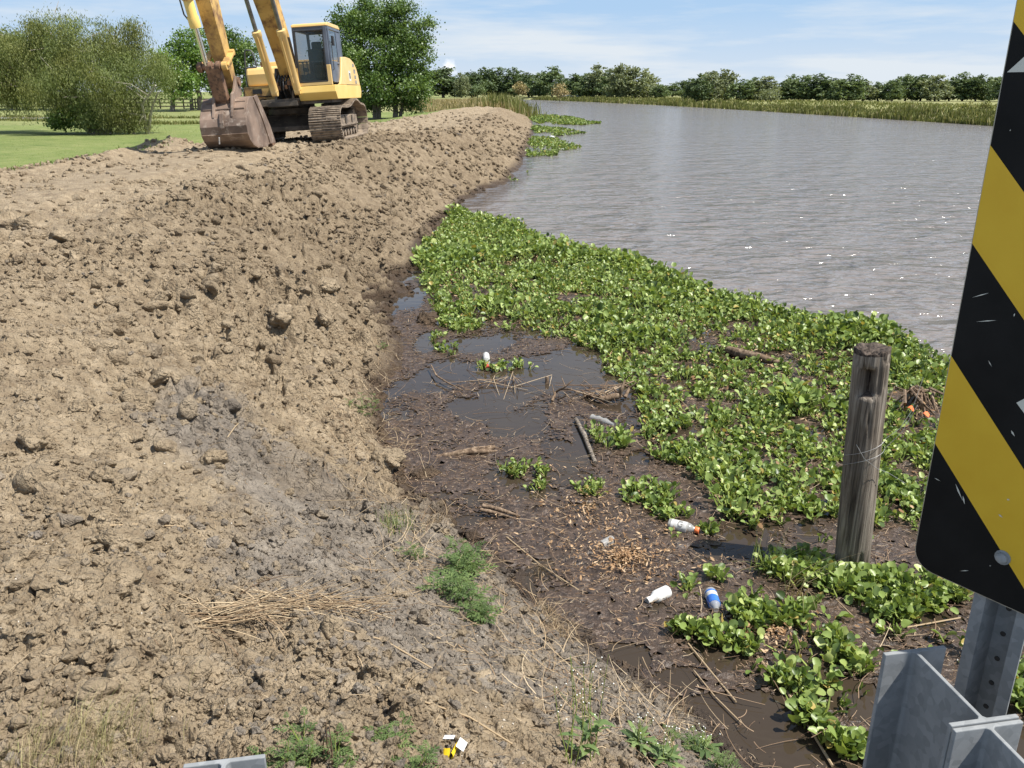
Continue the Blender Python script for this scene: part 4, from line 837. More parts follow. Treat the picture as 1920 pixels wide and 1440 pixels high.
for j, (u, vt, hw, vb, k) in enumerate(FT):
    ratio = (SP + (vb - 720) / FPX * CP) / (CP - (vb - 720) / FPX * SP); Y = min(max(1.85 / ratio, 140), 290); Y *= rng.uniform(.97, 1.03)
    for _ in range(40):
        if base_height(np.array([PY(u, vt, Y)[0]]), np.array([Y]))[1][0] > 5: break
        Y *= 1.03
    kk = (k, int(rng.integers(0, 4)))
    if kk not in protos: protos[kk] = proto(k, {'d': 'far_dark', 'm': 'far_mid', 'p': 'far_pale'}[k], 0)
    src = protos[kk]; x, _, zt = PY(u, vt, Y); zb = ground_at(x, Y); h = (zt - zb) * 1.1; w = hw * Y / FPX / .32 * rng.uniform(.9, 1.15)
    n, side = (j + 1, 'left end of the treeline across the water, before the gap') if j < 18 else (j - 17, 'gap') if j < 20 else (j - 19, 'gap')
    lab = (f"{KN[k]} far tree, {ORD[n - 1]} rightward from the oak behind the cab" if j < 18 else f"{KN[k]} distant low tree, {ORD[n - 1]} in the treeline gap" if j < 20 else f"{KN[k]} far tree, {ORD[n - 1]} right of the gap in the treeline")
    if src.name in used: o = copy_tree(src)
    else: o = src; used.add(src.name)
    o.location = (x, Y, zb); o.rotation_euler = (0, 0, rng.uniform(0, 6.28)); o.scale = (w, w, h * rng.uniform(.92, 1.08)); tag(o, lab, 'tree', 'trees of the far treeline')
for k in [q for q in protos.values() if q.name not in used]:
    for c in list(k.children): bpy.data.objects.remove(c)
    bpy.data.objects.remove(k)
for u, v, ru, rv, Y, mt, l in ((1050, 170, 14, 11, 215, 'tanreed', 'bare brownish bush in front of the far trees'), (975, 165, 11, 10, 220, 'tanreed', 'greyish leafless bush under the dark far trees'), (896, 168, 12, 8, 150, 'far_mid', 'round green bush above the tan reeds'), (1558, 178, 20, 12, 160, 'far_mid', 'round bush at the foot of the far right trees'), (1445, 178, 16, 12, 158, 'far_pale', 'pale bush at the foot of the far right trees'), (1815, 205, 14, 13, 80, 'reed', 'white-tipped tall weed on the far bank near the sign'), (1848, 203, 10, 13, 82, 'reed', 'thin tall weed on the far bank beside the sign edge')):
    tree_px('bank_shrub', l, u, v + rv, Y, [(u, v, ru, rv), (u + ru * .4, v + rv * .4, ru * .6, rv * .6)], 60, 14, .28 * Y / 150, (.2 * Y / 150, .3 * Y / 150), mt, [(.08, .03, [(u, v + rv), (u, v)])], group='bushes on the banks', cat='bush', limbs=8)

# ------------------------------------------------------------------ reeds
def reeds(name, x, y, h, w, mat, label, lean=.18, seg=2):
    n = len(x); w = np.zeros(n) + w; z, s, d = height(x, y); z = np.maximum(z, -.05); a = rng.uniform(0, 3.14, n); lx = rng.normal(0, lean, n) * h; ly = rng.normal(0, lean, n) * h
    b = np.stack([x, y, z - .02], 1); wx = np.stack([np.cos(a) * w, np.sin(a) * w * .6, 0 * w], 1); mid = b + np.stack([lx * .35, ly * .35, h * .6], 1); top = b + np.stack([lx, ly, h * (1 - np.abs(lx) / (h + 1e-6) * .4)], 1)
    V = np.stack([b - wx / 2, b + wx / 2, mid + wx * .45, mid - wx * .45, top], 1); i = (np.arange(n) * 5)[:, None]
    return tag(mesh_np(name, V.reshape(-1, 3), [np.array([[0, 1, 2, 3]]) + i, np.array([[3, 2, 4]]) + i], [M[mat]], False, {'rnd': np.repeat(np.clip(rng.normal(.5, .25, n), 0, 1), 5)}), label, 'reeds', kind='stuff')
def along(pts, n, o0, o1, side):
    t = rng.random(n) * (len(pts) - 1); i = np.minimum(t.astype(int), len(pts) - 2); f = t - i; p = np.array(pts); a, b = p[i], p[i + 1]; e = b - a; L = np.linalg.norm(e, axis=1)[:, None]; nn = np.stack([e[:, 1], -e[:, 0]], 1) / L * side
    q = a + e * f[:, None] + nn * rng.uniform(o0, o1, n)[:, None]; return q[:, 0], q[:, 1]
R0 = [p for p in RSHORE[1:-2]]
x, y = along(R0, 16000, -.1, 2.4, -1); hh = (.72 + .9 * fbm(x, y, 5, 3, 1)) * rng.uniform(.6, 1.1, len(x)); reeds('bank_reeds', x, y, hh.clip(.25), .06 + .0009 * y, 'reed', 'thick olive reeds lining the far bank of the river', .16)
x, y = along(R0, 12000, 2.0, 26, -1); reeds('pasture_grass', x, y, rng.uniform(.15, .5, len(x)), .05 + .0007 * y, 'reed', 'rough pasture grass behind the reeds on the far bank', .3)
pl = PL([(800, 182), (900, 184), (975, 189), (990, 196), (975, 203), (900, 196), (850, 188), (800, 187)], .9)
xs = rng.uniform(-16, 4, 26000); ys = rng.uniform(86, 170, 26000); k = (xs > -16 + .0 * ys) & (base_height(xs, ys)[1] > .05) & (xs > np.interp(ys, [86, 95, 110, 170], [-3.4, -9, -14, -22])) & (xs < 4); xs, ys = xs[k], ys[k]
reeds('tan_reeds', xs, ys, rng.uniform(.5, 1.25, len(xs)) * (.8 + .5 * fbm(xs, ys, 6, 2, 2)), .10, 'tanreed', 'tan dry reeds at the far end of the dirt bank', .2)
xs = rng.normal(-.4, 1.3, 1500); ys = rng.normal(93, 3.5, 1500); reeds('olive_reeds', xs, ys, rng.uniform(.6, 1.9, 1500), .09, 'reed', 'tall olive reed clump at the water end of the dirt bank', .16)
# mown grass fringe and tufts on the lawn, and the strip round the pond
n = 30000; x = rng.uniform(-26, -6, n); y = rng.uniform(12, 60, n); xb = np.interp(y, XB_Y, XB_X); e = xb - x; k = (e > -.3) & (rng.random(n) < np.where(e < .8, .9, .35)); x, y, e = x[k], y[k], e[k]
reeds('lawn_grass', x, y, rng.uniform(.02, .05, len(x)) + .06 * (e < .4), .014 + .0004 * y, 'blade', 'short green grass of the lawn beside the bank', .4)
n = 6000; i = rng.integers(0, len(pond), n); t = rng.random(n); pp = np.array(pond); q = pp[i] + (pp[(i + 1) % len(pp)] - pp[i]) * t[:, None] + rng.normal(0, .5, (n, 2))
reeds('pond_grass', q[:, 0], q[:, 1], rng.uniform(.08, .35, n), .07, 'reed', 'rough grass along the edge of the little pond', .3)

# ------------------------------------------------------------------ fence and shed
fy = 109.0; fx0, fx1 = PY(-30, 200, fy)[0], PY(500, 200, fy)[0]; fz = ground_at(-50, fy)
fr = empty('rail_fence', (fx0, fy, fz), label='long dark rail fence beyond the pond, under the shade trees', cat='fence')
xx = 0; i = 0
while xx < fx1 - fx0:
    mb = MB(); mb.box((xx, 0, .58), (.13, .13, 1.25)); mb.build('post', M['fence'], fr); xx += 1.47; i += 1
for z in (1.12, .72, .3):
    mb = MB(); k = 0
    while k < fx1 - fx0: mb.box((k + 2.2, -.09, z + rng.normal(0, .012)), (4.38, .05, .13)); k += 4.4
    mb.build('rail', M['fence'], fr)
sx, sy = PY(1086, 180, 262)[0], 262; sh = empty('white_shed', (sx, sy, .8), label='small white shed half hidden among the far trees', cat='shed')
mb = MB(); mb.box((0, 0, .7), (1.7, 3, 1.5)); mb.build('wall', M['whitewall'], sh); mb = MB(); mb.prism([(-1.0, 1.45), (1.0, 1.45), (0, 1.7)], -1.7, 1.7, 'y'); mb.build('roof', M['galv'], sh)
mb = MB(); mb.box((.3, -1.52, .6), (.5, .05, 1.2)); mb.build('door', M['slate'], sh)
sx = PY(1064, 180, 264)[0]; rf = empty('low_roofed_shelter', (sx, 264, .6), label='low pale roof left of the white shed under the far trees', cat='shelter')
mb = MB(); mb.prism([(-1.8, .55), (1.8, .55), (0, 1.2)], -2, 2, 'y'); mb.build('roof', M['whitewall'], rf); mb = MB(); mb.box((0, 0, .25), (3.2, 3.6, .6)); mb.build('wall', M['fence'], rf)

# ------------------------------------------------------------------ wooden post in the water
def wooden_post():
    base = Vector((1.975, 4.18, 0)); top = Vector((1.905, 4.18, 1.325)); ax = (top - base); n, m = 72, 110; V = []; cen = base - ax * .3
    t = np.linspace(0, 1, m); A = np.linspace(0, 2 * math.pi, n, endpoint=False); T, AA = np.meshgrid(t, A, indexing='ij'); L = 1.3 * ax.length
    cr = np.abs(vnoise(AA * 3.1 * 1.0, T * 1.6, 1)); crack = ss(.05, .0, cr) * ss(-.2, .1, vnoise(AA * 1.7, T * 2.2, 3)); gr = vnoise(AA * 9, T * 3, 2)
    crack[:, 0] = crack[:, -1] = 0
    R = .096 - .004 * T + .003 * gr + .004 * np.sin(AA * 2 + 1) - .016 * crack
    face = math.radians(-112)                                        # rotten hollow faces the viewer
    dang = (AA - (2 * math.pi + face) + math.pi) % (2 * math.pi) - math.pi
    # hollow below the top, splintered strips above it
    hz = (T * L - L + .285); R = R - .07 * ss(.50, .38, np.abs(dang + .08 - .1 * vnoise(T * 30, T * 0, 1))) * ss(0, .01, hz - .03) * ss(.19, .15, hz)
    R = R - .014 * ss(.85, .6, np.abs(dang)) * ss(.0, .004, hz - .03)
    splint = ss(.1, .22, vnoise(AA * 6, T * 9, 0)) * ss(0, .02, hz - .06); R = R - .012 * splint
    Z = T * L; Z[-1] += .012 * vnoise(A * 5, A * 0, 2) - .02 * (np.abs(dang[-1]) < .5); Z[-2] = np.minimum(Z[-2], Z[-1] - .004)
    X = R * np.cos(AA); Y = R * np.sin(AA); V = np.stack([X, Y, Z], 2).reshape(-1, 3); idx = np.arange(m * n).reshape(m, n)
    F = np.stack([idx[:-1].ravel(), np.roll(idx, -1, 1)[:-1].ravel(), np.roll(idx, -1, 1)[1:].ravel(), idx[1:].ravel()], 1)
    # top: inner rings sunk and rough
    rings = [idx[-1]]; nv = len(V); ex = []; FF = []
    for q, (f, dz) in enumerate(((.86, -.010), (.55, -.028), (.25, -.02))):
        ring = V[idx[-1]] * [f, f, 1] + np.stack([0 * A, 0 * A, dz + .014 * vnoise(A * 4 + q * 3, A * 0 + q, 1)], 1); ex.append(ring); k = nv + q * n + np.arange(n); pr = rings[-1]; rings.append(k)
        FF.append(np.stack([pr, np.roll(pr, -1), np.roll(k, -1), k], 1))
    c = np.array([[0, 0, L - .03]]); V = np.concatenate([V] + ex + [c]); F3 = np.stack([rings[-1], np.roll(rings[-1], -1), np.full(n, len(V) - 1)], 1)
    root = empty('wooden_post', base, label='weathered round wooden post standing in the plants, rotten hollow near its top', cat='post')
    q = Vector((0, 0, 1)).rotation_difference(ax.normalized()).to_matrix(); V = np.array([q @ Vector(v) for v in V]) + np.array(cen - base)
    hol = ((np.abs(dang + .08) < .46) & (hz > .025) & (hz < .18)).ravel()[F].mean(1) > .6; rim = (T.ravel()[F].mean(1) > .985)
    mi = np.concatenate([(hol | rim).astype(int), np.ones(n * 3, int), np.ones(n, int)])
    o = mesh_np('shaft', V, [np.concatenate([F] + FF), F3], [M['post'], M['endgrain']], True, midx=mi, parent=root)
    # wire loops
    mb = MB()
    def loop(z0, tilt, r, a0, a1, drop): return [base + ax * (z0 / ax.length) + Vector((r * math.cos(a), r * math.sin(a), tilt * math.sin(a * .5 + drop))) for a in np.linspace(a0, a1, 22)]
    pts1 = loop(.74, .10, .102, -3.5, -.5, 1.2); pts1 += [pts1[-1] + Vector((.07, -.0, .06)), pts1[-1] + Vector((.13, .02, .16)), pts1[-1] + Vector((.17, .04, .34))]
    pts2 = loop(.64, .12, .102, -3.4, -.4, 1.6); pts2 += [pts2[-1] + Vector((.08, 0, .10)), pts2[-1] + Vector((.15, .02, .25))]
    p3 = base + ax * (.80 / ax.length) + Vector((-.07, -.075, 0)); pts3 = [p3, p3 + Vector((.04, -.03, -.07)), p3 + Vector((.12, -.03, -.13)), p3 + Vector((.2, .0, -.17)), p3 + Vector((.32, .04, -.25))]
    for p in (pts1, pts2, pts3): mb.tube(p, .0014, 5)
    w = mb.build('fence_wire', M['wire']); tag(w, 'thin loose wire looped round the wooden post', 'wire')
wooden_post()

# ------------------------------------------------------------------ hazard sign on its steel post
SL = Vector((.70629, 1.27003, 1.84261)); SH = Vector((.59422, -.80430, 0)); SN = Vector((-.80430, -.59422, 0))     # corner, width direction, face normal
def sign():
    W_, Hh = .305, .96; z0 = -.03; org = SL + SH * W_ / 2; root = empty('hazard_sign', (org.x, org.y, .92), label='black and yellow diagonal-striped hazard sign on a steel post', cat='sign')
    ro = Vector((org.x, org.y, .92))
    def S(s, z, d): return SL + SH * s + SN * d + Vector((0, 0, z)) - ro
    def rrect(a, b, c, d, r, n=6):
        out = []
        for cx, cz, q in ((b - r, c + r, -90), (b - r, d - r, 0), (a + r, d - r, 90), (a + r, c + r, 180)):
            for k in range(n + 1): t = math.radians(q + 90 * k / n); out.append((cx + r * math.cos(t), cz + r * math.sin(t)))
        return out
    o = rrect(0, W_, z0, Hh, .036); mb = MB(); n = len(o); mb.add([S(s, z, 0) for s, z in o] + [S(s, z, -.003) for s, z in o], [tuple(range(n)), tuple(range(2 * n - 1, n - 1, -1))] + [(i, i + n, (i + 1) % n + n, (i + 1) % n) for i in range(n)])
    mb.build('sign_panel', M['alum'], root)
    o = rrect(.0015, W_ - .0015, z0 + .0015, Hh - .0015, .035)
    def clip(poly, a, b, c, keep):                                  # keep side of a*s+b*z = c
        out = []
        for i in range(len(poly)):
            p, q = poly[i], poly[(i + 1) % len(poly)]; fp, fq = a * p[0] + b * p[1] - c, a * q[0] + b * q[1] - c
            if fp * keep >= 0: out.append(p)
            if fp * fq < 0: t = fp / (fp - fq); out.append((p[0] + (q[0] - p[0]) * t, p[1] + (q[1] - p[1]) * t))
        return out
    mb = MB(); mb.add([S(s, z, .0006) for s, z in o], [tuple(range(len(o)))]); mb.build('black_field', M['signblack'], root, fix=False)
    mb = MB()
    for lo, hi in ((.205, .358), (.539, .684), (.852, 1.01), (1.19, 1.34)):
        # stripes fall to the right: z + 1.07 s between lo and hi
        q = clip(clip(o, 1.07, 1, lo, 1), 1.07, 1, hi, -1)
        if len(q) > 2: mb.add([S(s, z, .0012) for s, z in q], [tuple(range(len(q)))])
    q = []
    mb.build('yellow_stripes', M['signyellow'], root, fix=False)
    for q in ([(.006, .783), (.11, .783), (.11, .892)], [(.110, .309), (.160, .262), (.21, .309), (.160, .358)], [(.012, .872), (.05, .842), (.055, .848), (.02, .878)]):
        mb = MB(); mb.add([S(s, z, .0018) for s, z in q], [tuple(range(len(q)))]); mb.build('grey_sticker', M['signgrey'], root, fix=False)
    mb = MB()
    for k in range(46):
        s, z = rng.uniform(.01, W_ - .01), rng.uniform(z0 + .03, Hh - .04); L_, w_, t = rng.uniform(.001, .008) * (1 + (rng.random() < .15)), rng.uniform(.0004, .0011), rng.uniform(0, 3.14); e = (math.cos(t), math.sin(t))
        mb.add([S(s + e[0] * p * L_ - e[1] * q_ * w_, z + e[1] * p * L_ + e[0] * q_ * w_, .0016 + .00001 * k) for p, q_ in ((-1, -1), (.2, -1.5), (1, 0), (.1, 1.2))], [(0, 1, 2, 3)])
    mb.build('scratches', M['signgrey'], root, fix=False)
    for z in (.052, .82):
        c = S(.1385, z, 0); mb = MB(); mb.lathe([(-.004, .012), (.002, .0125), (.0025, .009), (.007, .0085), (.009, .005)], c, c + SN * .02, 14); mb.build('bolt', M['galv'], root, smooth=True)
    # U-channel post with a row of punched holes
    pr = [(-.043, 0), (-.024, 0), (-.016, -.036), (.016, -.036), (.024, 0), (.043, 0), (.043, -.004), (.027, -.004), (.019, -.040), (-.019, -.040), (-.027, -.004), (-.043, -.004)]
    mb = MB(); bz, tz = -.55, 1.9; c0 = .150; dn = -.0045
    def U(p, z): return SL + SH * (c0 + p[0]) + SN * (p[1] + dn) + Vector((0, 0, z)) - ro - Vector((0, 0, 0))
    V = [U(p, .35 - 1.84) for p in pr] + [U(p, Hh - .03) for p in pr]; n = 12
    mb.add(V, [tuple(range(n)), tuple(range(2 * n - 1, n - 1, -1))] + [(i, i + n, (i + 1) % n + n, (i + 1) % n) for i in range(n)]); mb.build('post', M['galv'], root)
    mb = MB()
    for k in range(9):
        c = SL + SH * c0 + SN * (dn - .0355) + Vector((0, 0, -.055 - .05 * k)) - ro; mb.lathe([(-.0006, .0045), (.0006, .0045)], c, c + SN * .01, 10)
    mb.build('hole_row', M['black'], root)
sign()

# ------------------------------------------------------------------ steel guard posts and rail
E1 = Vector((.985, .17, 0)); E2 = Vector((.17, -.985, 0))
def guard(F0, zt, label):
    zg = ground_at(F0[0], F0[1]) - .1; root = empty('guard_post', (F0[0], F0[1], zg + .1), label=label, cat='guard post', group='steel guard posts'); ro = Vector((F0[0], F0[1], zg + .1))
    def H(mb, d0, top, bot, dep, fw, ft=.0075, wt=.0065):
        hw = fw / 2; pr = [(-hw, 0), (hw, 0), (hw, ft), (wt / 2 + .004, ft), (wt / 2, ft + .004), (wt / 2, dep - ft - .004), (wt / 2 + .004, dep - ft), (hw, dep - ft), (hw, dep), (-hw, dep), (-hw, dep - ft), (-wt / 2 - .004, dep - ft), (-wt / 2, dep - ft - .004), (-wt / 2, ft + .004), (-wt / 2 - .004, ft), (-hw, ft)]
        n = len(pr); V = [Vector((F0[0], F0[1], 0)) + E1 * p[0] + E2 * (p[1] + d0) + Vector((0, 0, z)) - ro for z in (bot, top) for p in pr]
        mb.add(V, [tuple(range(n)), tuple(range(2 * n - 1, n - 1, -1))] + [(i, i + n, (i + 1) % n + n, (i + 1) % n) for i in range(n)])
    a = MB(); H(a, 0, zt, zg - .5, .165, .108); a.build('post', M['galv'], root, bevel=.0015)
    a = MB(); H(a, .1665, zt - .002, zt - .36, .155, .108); a.build('spacer_block', M['galv'], root, bevel=.0015)
guard((.642, 1.105), 1.76, 'galvanised steel guard post beside the hazard sign post')
guard((-.395, .900), 1.735, 'galvanised guard post whose top just shows at the bottom picture edge')
def rail():
    # corrugated rail on the traffic side of the spacers
    pr = [(-.155, 0), (-.145, -.02), (-.11, -.075), (-.08, -.083), (-.05, -.075), (-.015, -.008), (.015, -.008), (.05, -.075), (.08, -.083), (.11, -.075), (.145, -.02), (.155, 0)]
    O = Vector((.642, 1.105, 1.50)) + E2 * .327; n = len(pr); mb = MB(); V = []
    for t in (-4.2, 4.2):
        for off in (0, .003):
            for p in pr: V.append(Vector(E1) * t + Vector(E2) * (-p[1] + off) + Vector((0, 0, p[0])))
    F = [(i, i + 1, 2 * n + i + 1, 2 * n + i) for i in range(n - 1)] + [(n + i, n + i + 1, 3 * n + i + 1, 3 * n + i) for i in range(n - 1)] + [(0, n, 3 * n, 2 * n), (n - 1, 2 * n - 1, 4 * n - 1, 3 * n - 1)]
    mb.add(V, F); o = mb.build('guard_rail', M['galv']); o.location = O; tag(o, 'corrugated galvanised guard rail carried by the steel guard posts', 'guard rail')
rail()

# ------------------------------------------------------------------ bottles and litter
def at_z(u, v, z): return Vector(P(u, v, z))
def bottle(u0, v0, u1, v1, r, prof, parts, label, z=.03, cat='bottle', name='plastic_bottle', mat='pet'):
    """lies from (u0,v0) base to (u1,v1) mouth; prof (t 0..1, radius factor); parts (name, t0, t1, radius factor, material)"""
    a, b = at_z(u0, v0, z), at_z(u1, v1, z * .8); L = (b - a).length; root = empty(name, a, label=label, cat=cat); d = b - a; mb = MB(); mb.lathe([(t * L, q * r) for t, q in prof], (0, 0, 0), d, 20); mb.build('bottle_body', M[mat], root, smooth=True)
    for nm, t0, t1, q, mt in parts:
        mb = MB(); mb.lathe([(t0 * L, q * r * .96), (t0 * L + .001, q * r), (t1 * L - .001, q * r), (t1 * L, q * r * .96)], (0, 0, 0), d, 20); mb.build(nm, M[mt], root, smooth=True)
    return root, a, d, L
BP = [(0, .7), (.02, .95), (.06, 1), (.3, .97), (.33, .92), (.36, 1), (.62, 1), (.66, .93), (.72, .85), (.80, .6), (.86, .42), (.99, .40)]
g, a, d, L = bottle(1253, 982, 1311, 995, .036, BP, [('label', .10, .60, 1.012, 'labelw'), ('cap', .86, 1.0, .58, 'orange')], 'clear sports bottle with torn white label and orange cap on the scum')
def text(ch, size, loc, rot, mat, parent, name='label_letter'):
    c = bpy.data.curves.new(name, 'FONT'); c.body = ch; c.size = size; c.extrude = .0004; c.align_x = 'CENTER'; c.align_y = 'CENTER'
    t = bpy.data.objects.new('tmp', c); COL.objects.link(t); dg = bpy.context.evaluated_depsgraph_get(); me = bpy.data.meshes.new_from_object(t.evaluated_get(dg)); bpy.data.objects.remove(t)
    o = bpy.data.objects.new(name, me); me.materials.clear(); me.materials.append(mat); COL.objects.link(o); o.parent = parent; o.location = loc; o.rotation_euler = rot; return o
dn = d.normalized(); up = Vector((-.25, -.55, .8)); up = (up - dn * up.dot(dn)).normalized(); sd = up.cross(dn)
text('G', .05, d * .40 + up * .0376, Matrix((dn, sd * 1, up)).transposed().to_euler() if dn.cross(sd).dot(up) > 0 else Matrix((dn, -sd, up)).transposed().to_euler(), M['decal'], g, 'label_letter')
bottle(1253, 1108, 1213, 1127, .034, [(0, .75), (.03, .97), (.6, 1), (.66, .8), (.75, .55), (.82, .42), (1, .40)], [('label', .06, .58, 1.015, 'white'), ('cap', .84, 1.0, .55, 'white')], 'white plastic bottle lying among dead leaves left of the blue-label one', mat='white')
bottle(1331, 1108, 1343, 1144, .033, [(0, .7), (.04, .95), (.7, 1), (.8, .8), (.9, .5), (1, .4)], [('label', .14, .74, 1.02, 'blue'), ('label_panel', .22, .42, 1.026, 'labelw')], 'clear bottle with blue label among hyacinth leaves', z=.035)
bottle(911, 664, 914, 690, .034, [(0, .7), (.04, .97), (.6, 1), (.75, .8), (.88, .45), (1, .42)], [('label', .1, .5, 1.02, 'labelw'), ('cap', .86, 1.0, .6, 'red')], 'clear bottle with red cap floating in the open water', z=.03)
bottle(1108, 782, 1150, 796, .034, [(0, .6), (.05, .9), (.2, .7), (.35, 1.0), (.5, .75), (.65, .95), (.8, .6), (.9, .4), (1, .38)], [], 'crumpled clear bottle floating by the bright hyacinth clump', z=.02)
bottle(1148, 1012, 1128, 1022, .03, [(0, .9), (.1, 1), (.8, .9), (1, .85)], [], 'clear plastic cup half sunk in dead leaves', z=.02, cat='cup', name='plastic_cup')
bottle(1032, 257, 1040, 258, .09, [(0, .7), (.1, 1), (.7, 1), (.85, .5), (1, .4)], [], 'white bottle on the middle floating hyacinth patch', z=.12, mat='white')
for (u, v, l) in ((1705, 770, 'orange plastic scrap left of its twin, behind the wooden post'), (1733, 781, 'orange plastic scrap nearest the sign edge, behind the wooden post')):
    p = at_z(u, v, .10); q = MB(); V = []; n = 9
    for i in range(n): t = 6.283 * i / n; V.append((.035 * math.cos(t) * rng.uniform(.7, 1.2), .03 * math.sin(t), .018 * math.sin(2 * t) + .02))
    q.add(V + [(0, 0, .045)] + [(a_[0], a_[1], a_[2] - .004) for a_ in V] + [(0, 0, .041)], [(i, (i + 1) % n, n) for i in range(n)] + [(n + 1 + (i + 1) % n, n + 1 + i, 2 * n + 1) for i in range(n)])
    o = q.build('plastic_scrap', M['orange'], smooth=True); o.location = p; tag(o, l, 'litter', 'orange scraps')
p = G(846, 1414); bx = empty('carton', p + Vector((0, 0, .012)), (0, 0, -.3), label='small crushed yellow and white carton lying on soil by the road', cat='carton')
mb = MB(); A = np.linspace(math.radians(150), math.radians(395), 14); V = [(.022 * math.cos(t) * s - .004, y - .008, .021 * math.sin(t) * s + .012) for s in (1, .93) for y in (-.022, .02) for t in A]; n = 14
mb.add(V, [(i, i + 1, n + i + 1, n + i) for i in range(n - 1)] + [(2 * n + i, 2 * n + n + i, 2 * n + n + i + 1, 2 * n + i + 1) for i in range(n - 1)]); mb.build('carton_tube', M['yellowbox'], bx)
mb = MB(); V = [(-.028 + .034 * u, -.031 - .006 * math.sin(3.14 * u) + .010 * w, .0 + .030 * w) for w in (0, 1) for u in np.linspace(0, 1, 6)]; mb.add(V + [(p[0], p[1] + .001, p[2]) for p in V], [(i, i + 1, i + 7, i + 6) for i in range(5)] + [(12 + i, 18 + i, 19 + i, 13 + i) for i in range(5)]); mb.build('side_panel', M['yellowbox'], bx)
mb = MB(); mb.box((.030, .008, .024), (.026, .036, .0012), Matrix.Rotation(.55, 3, 'Y')); mb.build('flap', M['white'], bx); mb = MB(); mb.box((-.010, .012, .036), (.034, .016, .0012), Matrix.Rotation(-.25, 3, 'Y')); mb.build('flap', M['white'], bx)
mb = MB(); mb.box((-.0262, -.016, .012), (.0008, .006, .008)); mb.box((-.0262, -.006, .010), (.0008, .004, .005)); mb.build('printed_mark', M['darkmark'], bx)

# ------------------------------------------------------------------ driftwood
def wood(name, pts, r, label, mat='drift', cat='driftwood', n=10, jag=.07, z=None, sub=4):
    mb = MB()
    for path, rr in zip(pts, r):
        q = [Vector(P(u, v, zz)) for u, v, zz in path]; f = []; R = []
        for i in range(len(q) - 1):
            for k in range(sub): t = k / sub; f.append(q[i].lerp(q[i + 1], t)); R.append((rr[i] * (1 - t) + rr[i + 1] * t) * rng.uniform(1 - jag, 1 + jag))
        f.append(q[-1]); R.append(rr[-1]); mb.tube([p + Vector(rng.normal(0, .05 * abs(R[j]), 3)) for j, p in enumerate(f)], R, n)
    o = mb.build(name, M[mat], smooth=True); return tag(o, label, cat)
wood('drift_log', [[(815, 856, .0), (860, 850, .015), (900, 843, .03), (928, 838, .03)], [(870, 850, .01), (905, 846, .03), (932, 846, .01)], [(835, 853, .0), (880, 848, .03), (918, 836, .05)]], [(.010, .024, .028, .016), (.02, .02, .008), (.012, .016, .006)], 'greyish driftwood log half sunk in the scum, left of the hyacinth sprouts', 'drift')
wood('sunken_pole', [[(1080, 786, .02), (1095, 815, .02), (1116, 868, .02)]], [(.016, .02, .016)], 'dark sunken pole left of the bright hyacinth clump', 'post', jag=.1)
wood('drift_root', [[(1095, 738, .02), (1130, 748, .04), (1160, 742, .06)], [(1160, 742, .05), (1165, 730, .12), (1172, 712, .2)], [(1172, 745, .04), (1180, 728, .1), (1195, 718, .16)], [(1165, 745, .03), (1150, 728, .1)], [(1172, 712, .19), (1180, 704, .24)]], [(.02, .026, .03), (.024, .018, .008), (.018, .012, .005), (.014, .006), (.008, .004)], 'dark root with upright broken stubs at the inner edge of the mat', 'drift', cat='root')
wood('dead_branch', [[(1035, 752, .02), (1042, 735, .07), (1060, 725, .14), (1075, 712, .2)], [(1048, 730, .09), (1070, 730, .14), (1092, 738, .06)], [(1060, 725, .13), (1052, 705, .2)], [(1040, 745, .04), (1035, 720, .14)], [(1045, 750, .02), (1062, 742, .1), (1078, 752, .02)]], [(.014, .011, .008, .004), (.009, .008, .004), (.006, .003), (.006, .003), (.007, .006, .003)], 'pale forked dead branch arching out of the dark water', 'drift', cat='branch', n=7)
wood('twig_tangle', [[(1120 + rng.normal(0, 26), 742 + rng.normal(0, 8), .01), (1120 + rng.normal(0, 34), 728 + rng.normal(0, 10), .06 + .05 * rng.random()), (1120 + rng.normal(0, 50), 735 + rng.normal(0, 14), .02)] for k in range(16)] , [(.004, .0035, .002)] * 16, 'tangle of thin dead twigs round the dark root and forked branch', 'twig', cat='twigs', n=5)
wood('thin_branches', [[(940 + rng.normal(0, 40), 722 + rng.normal(0, 9), .0), (940 + rng.normal(0, 46), 712 + rng.normal(0, 10), .04 + .04 * rng.random()), (940 + rng.normal(0, 60), 722 + rng.normal(0, 12), .0)] for k in range(14)] , [(.003, .003, .002)] * 14, 'thin dead stems sticking out of the open water below the red-capped bottle', 'twig', cat='stems', n=5)
wood('bent_stick', [[(808, 684, .06), (818, 704, .05), (840, 718, .04), (868, 732, .02)]], [(.006, .009, .008, .005)], 'curved stick lying in dark water below the red-capped bottle', 'drift', cat='stick', n=7)
wood('wood_stub', [[(1025, 722, -.02), (1026, 706, .06)]], [(.02, .018)], 'short broken wood stub standing in the open water', 'drift', cat='stub', n=9)
wood('sunken_log', [[(1345, 650, .03), (1385, 662, .05), (1430, 672, .05), (1470, 684, .02)]], [(.03, .05, .045, .02)], 'dark log lying across the middle of the hyacinth mat', 'drift')
_rp, _rr = [], []
for k in range(26):
    u0, v0 = 1722 + rng.normal(0, 12), 732 + rng.normal(0, 5); u1 = u0 + rng.uniform(-50, 50); _rp.append([(u0, v0, .14 + rng.normal(0, .02)), ((u0 + u1) / 2 + rng.normal(0, 5), v0 + 8 + rng.normal(0, 8), .12 + rng.normal(0, .03)), (u1, v0 + rng.uniform(22, 52), 0)]); q = rng.uniform(.004, .018); _rr.append((q, q * .8, q * .4))
wood('root_mass', _rp, _rr, 'brown tangled root mass between wooden post and hazard sign', 'drift', cat='root', n=6)
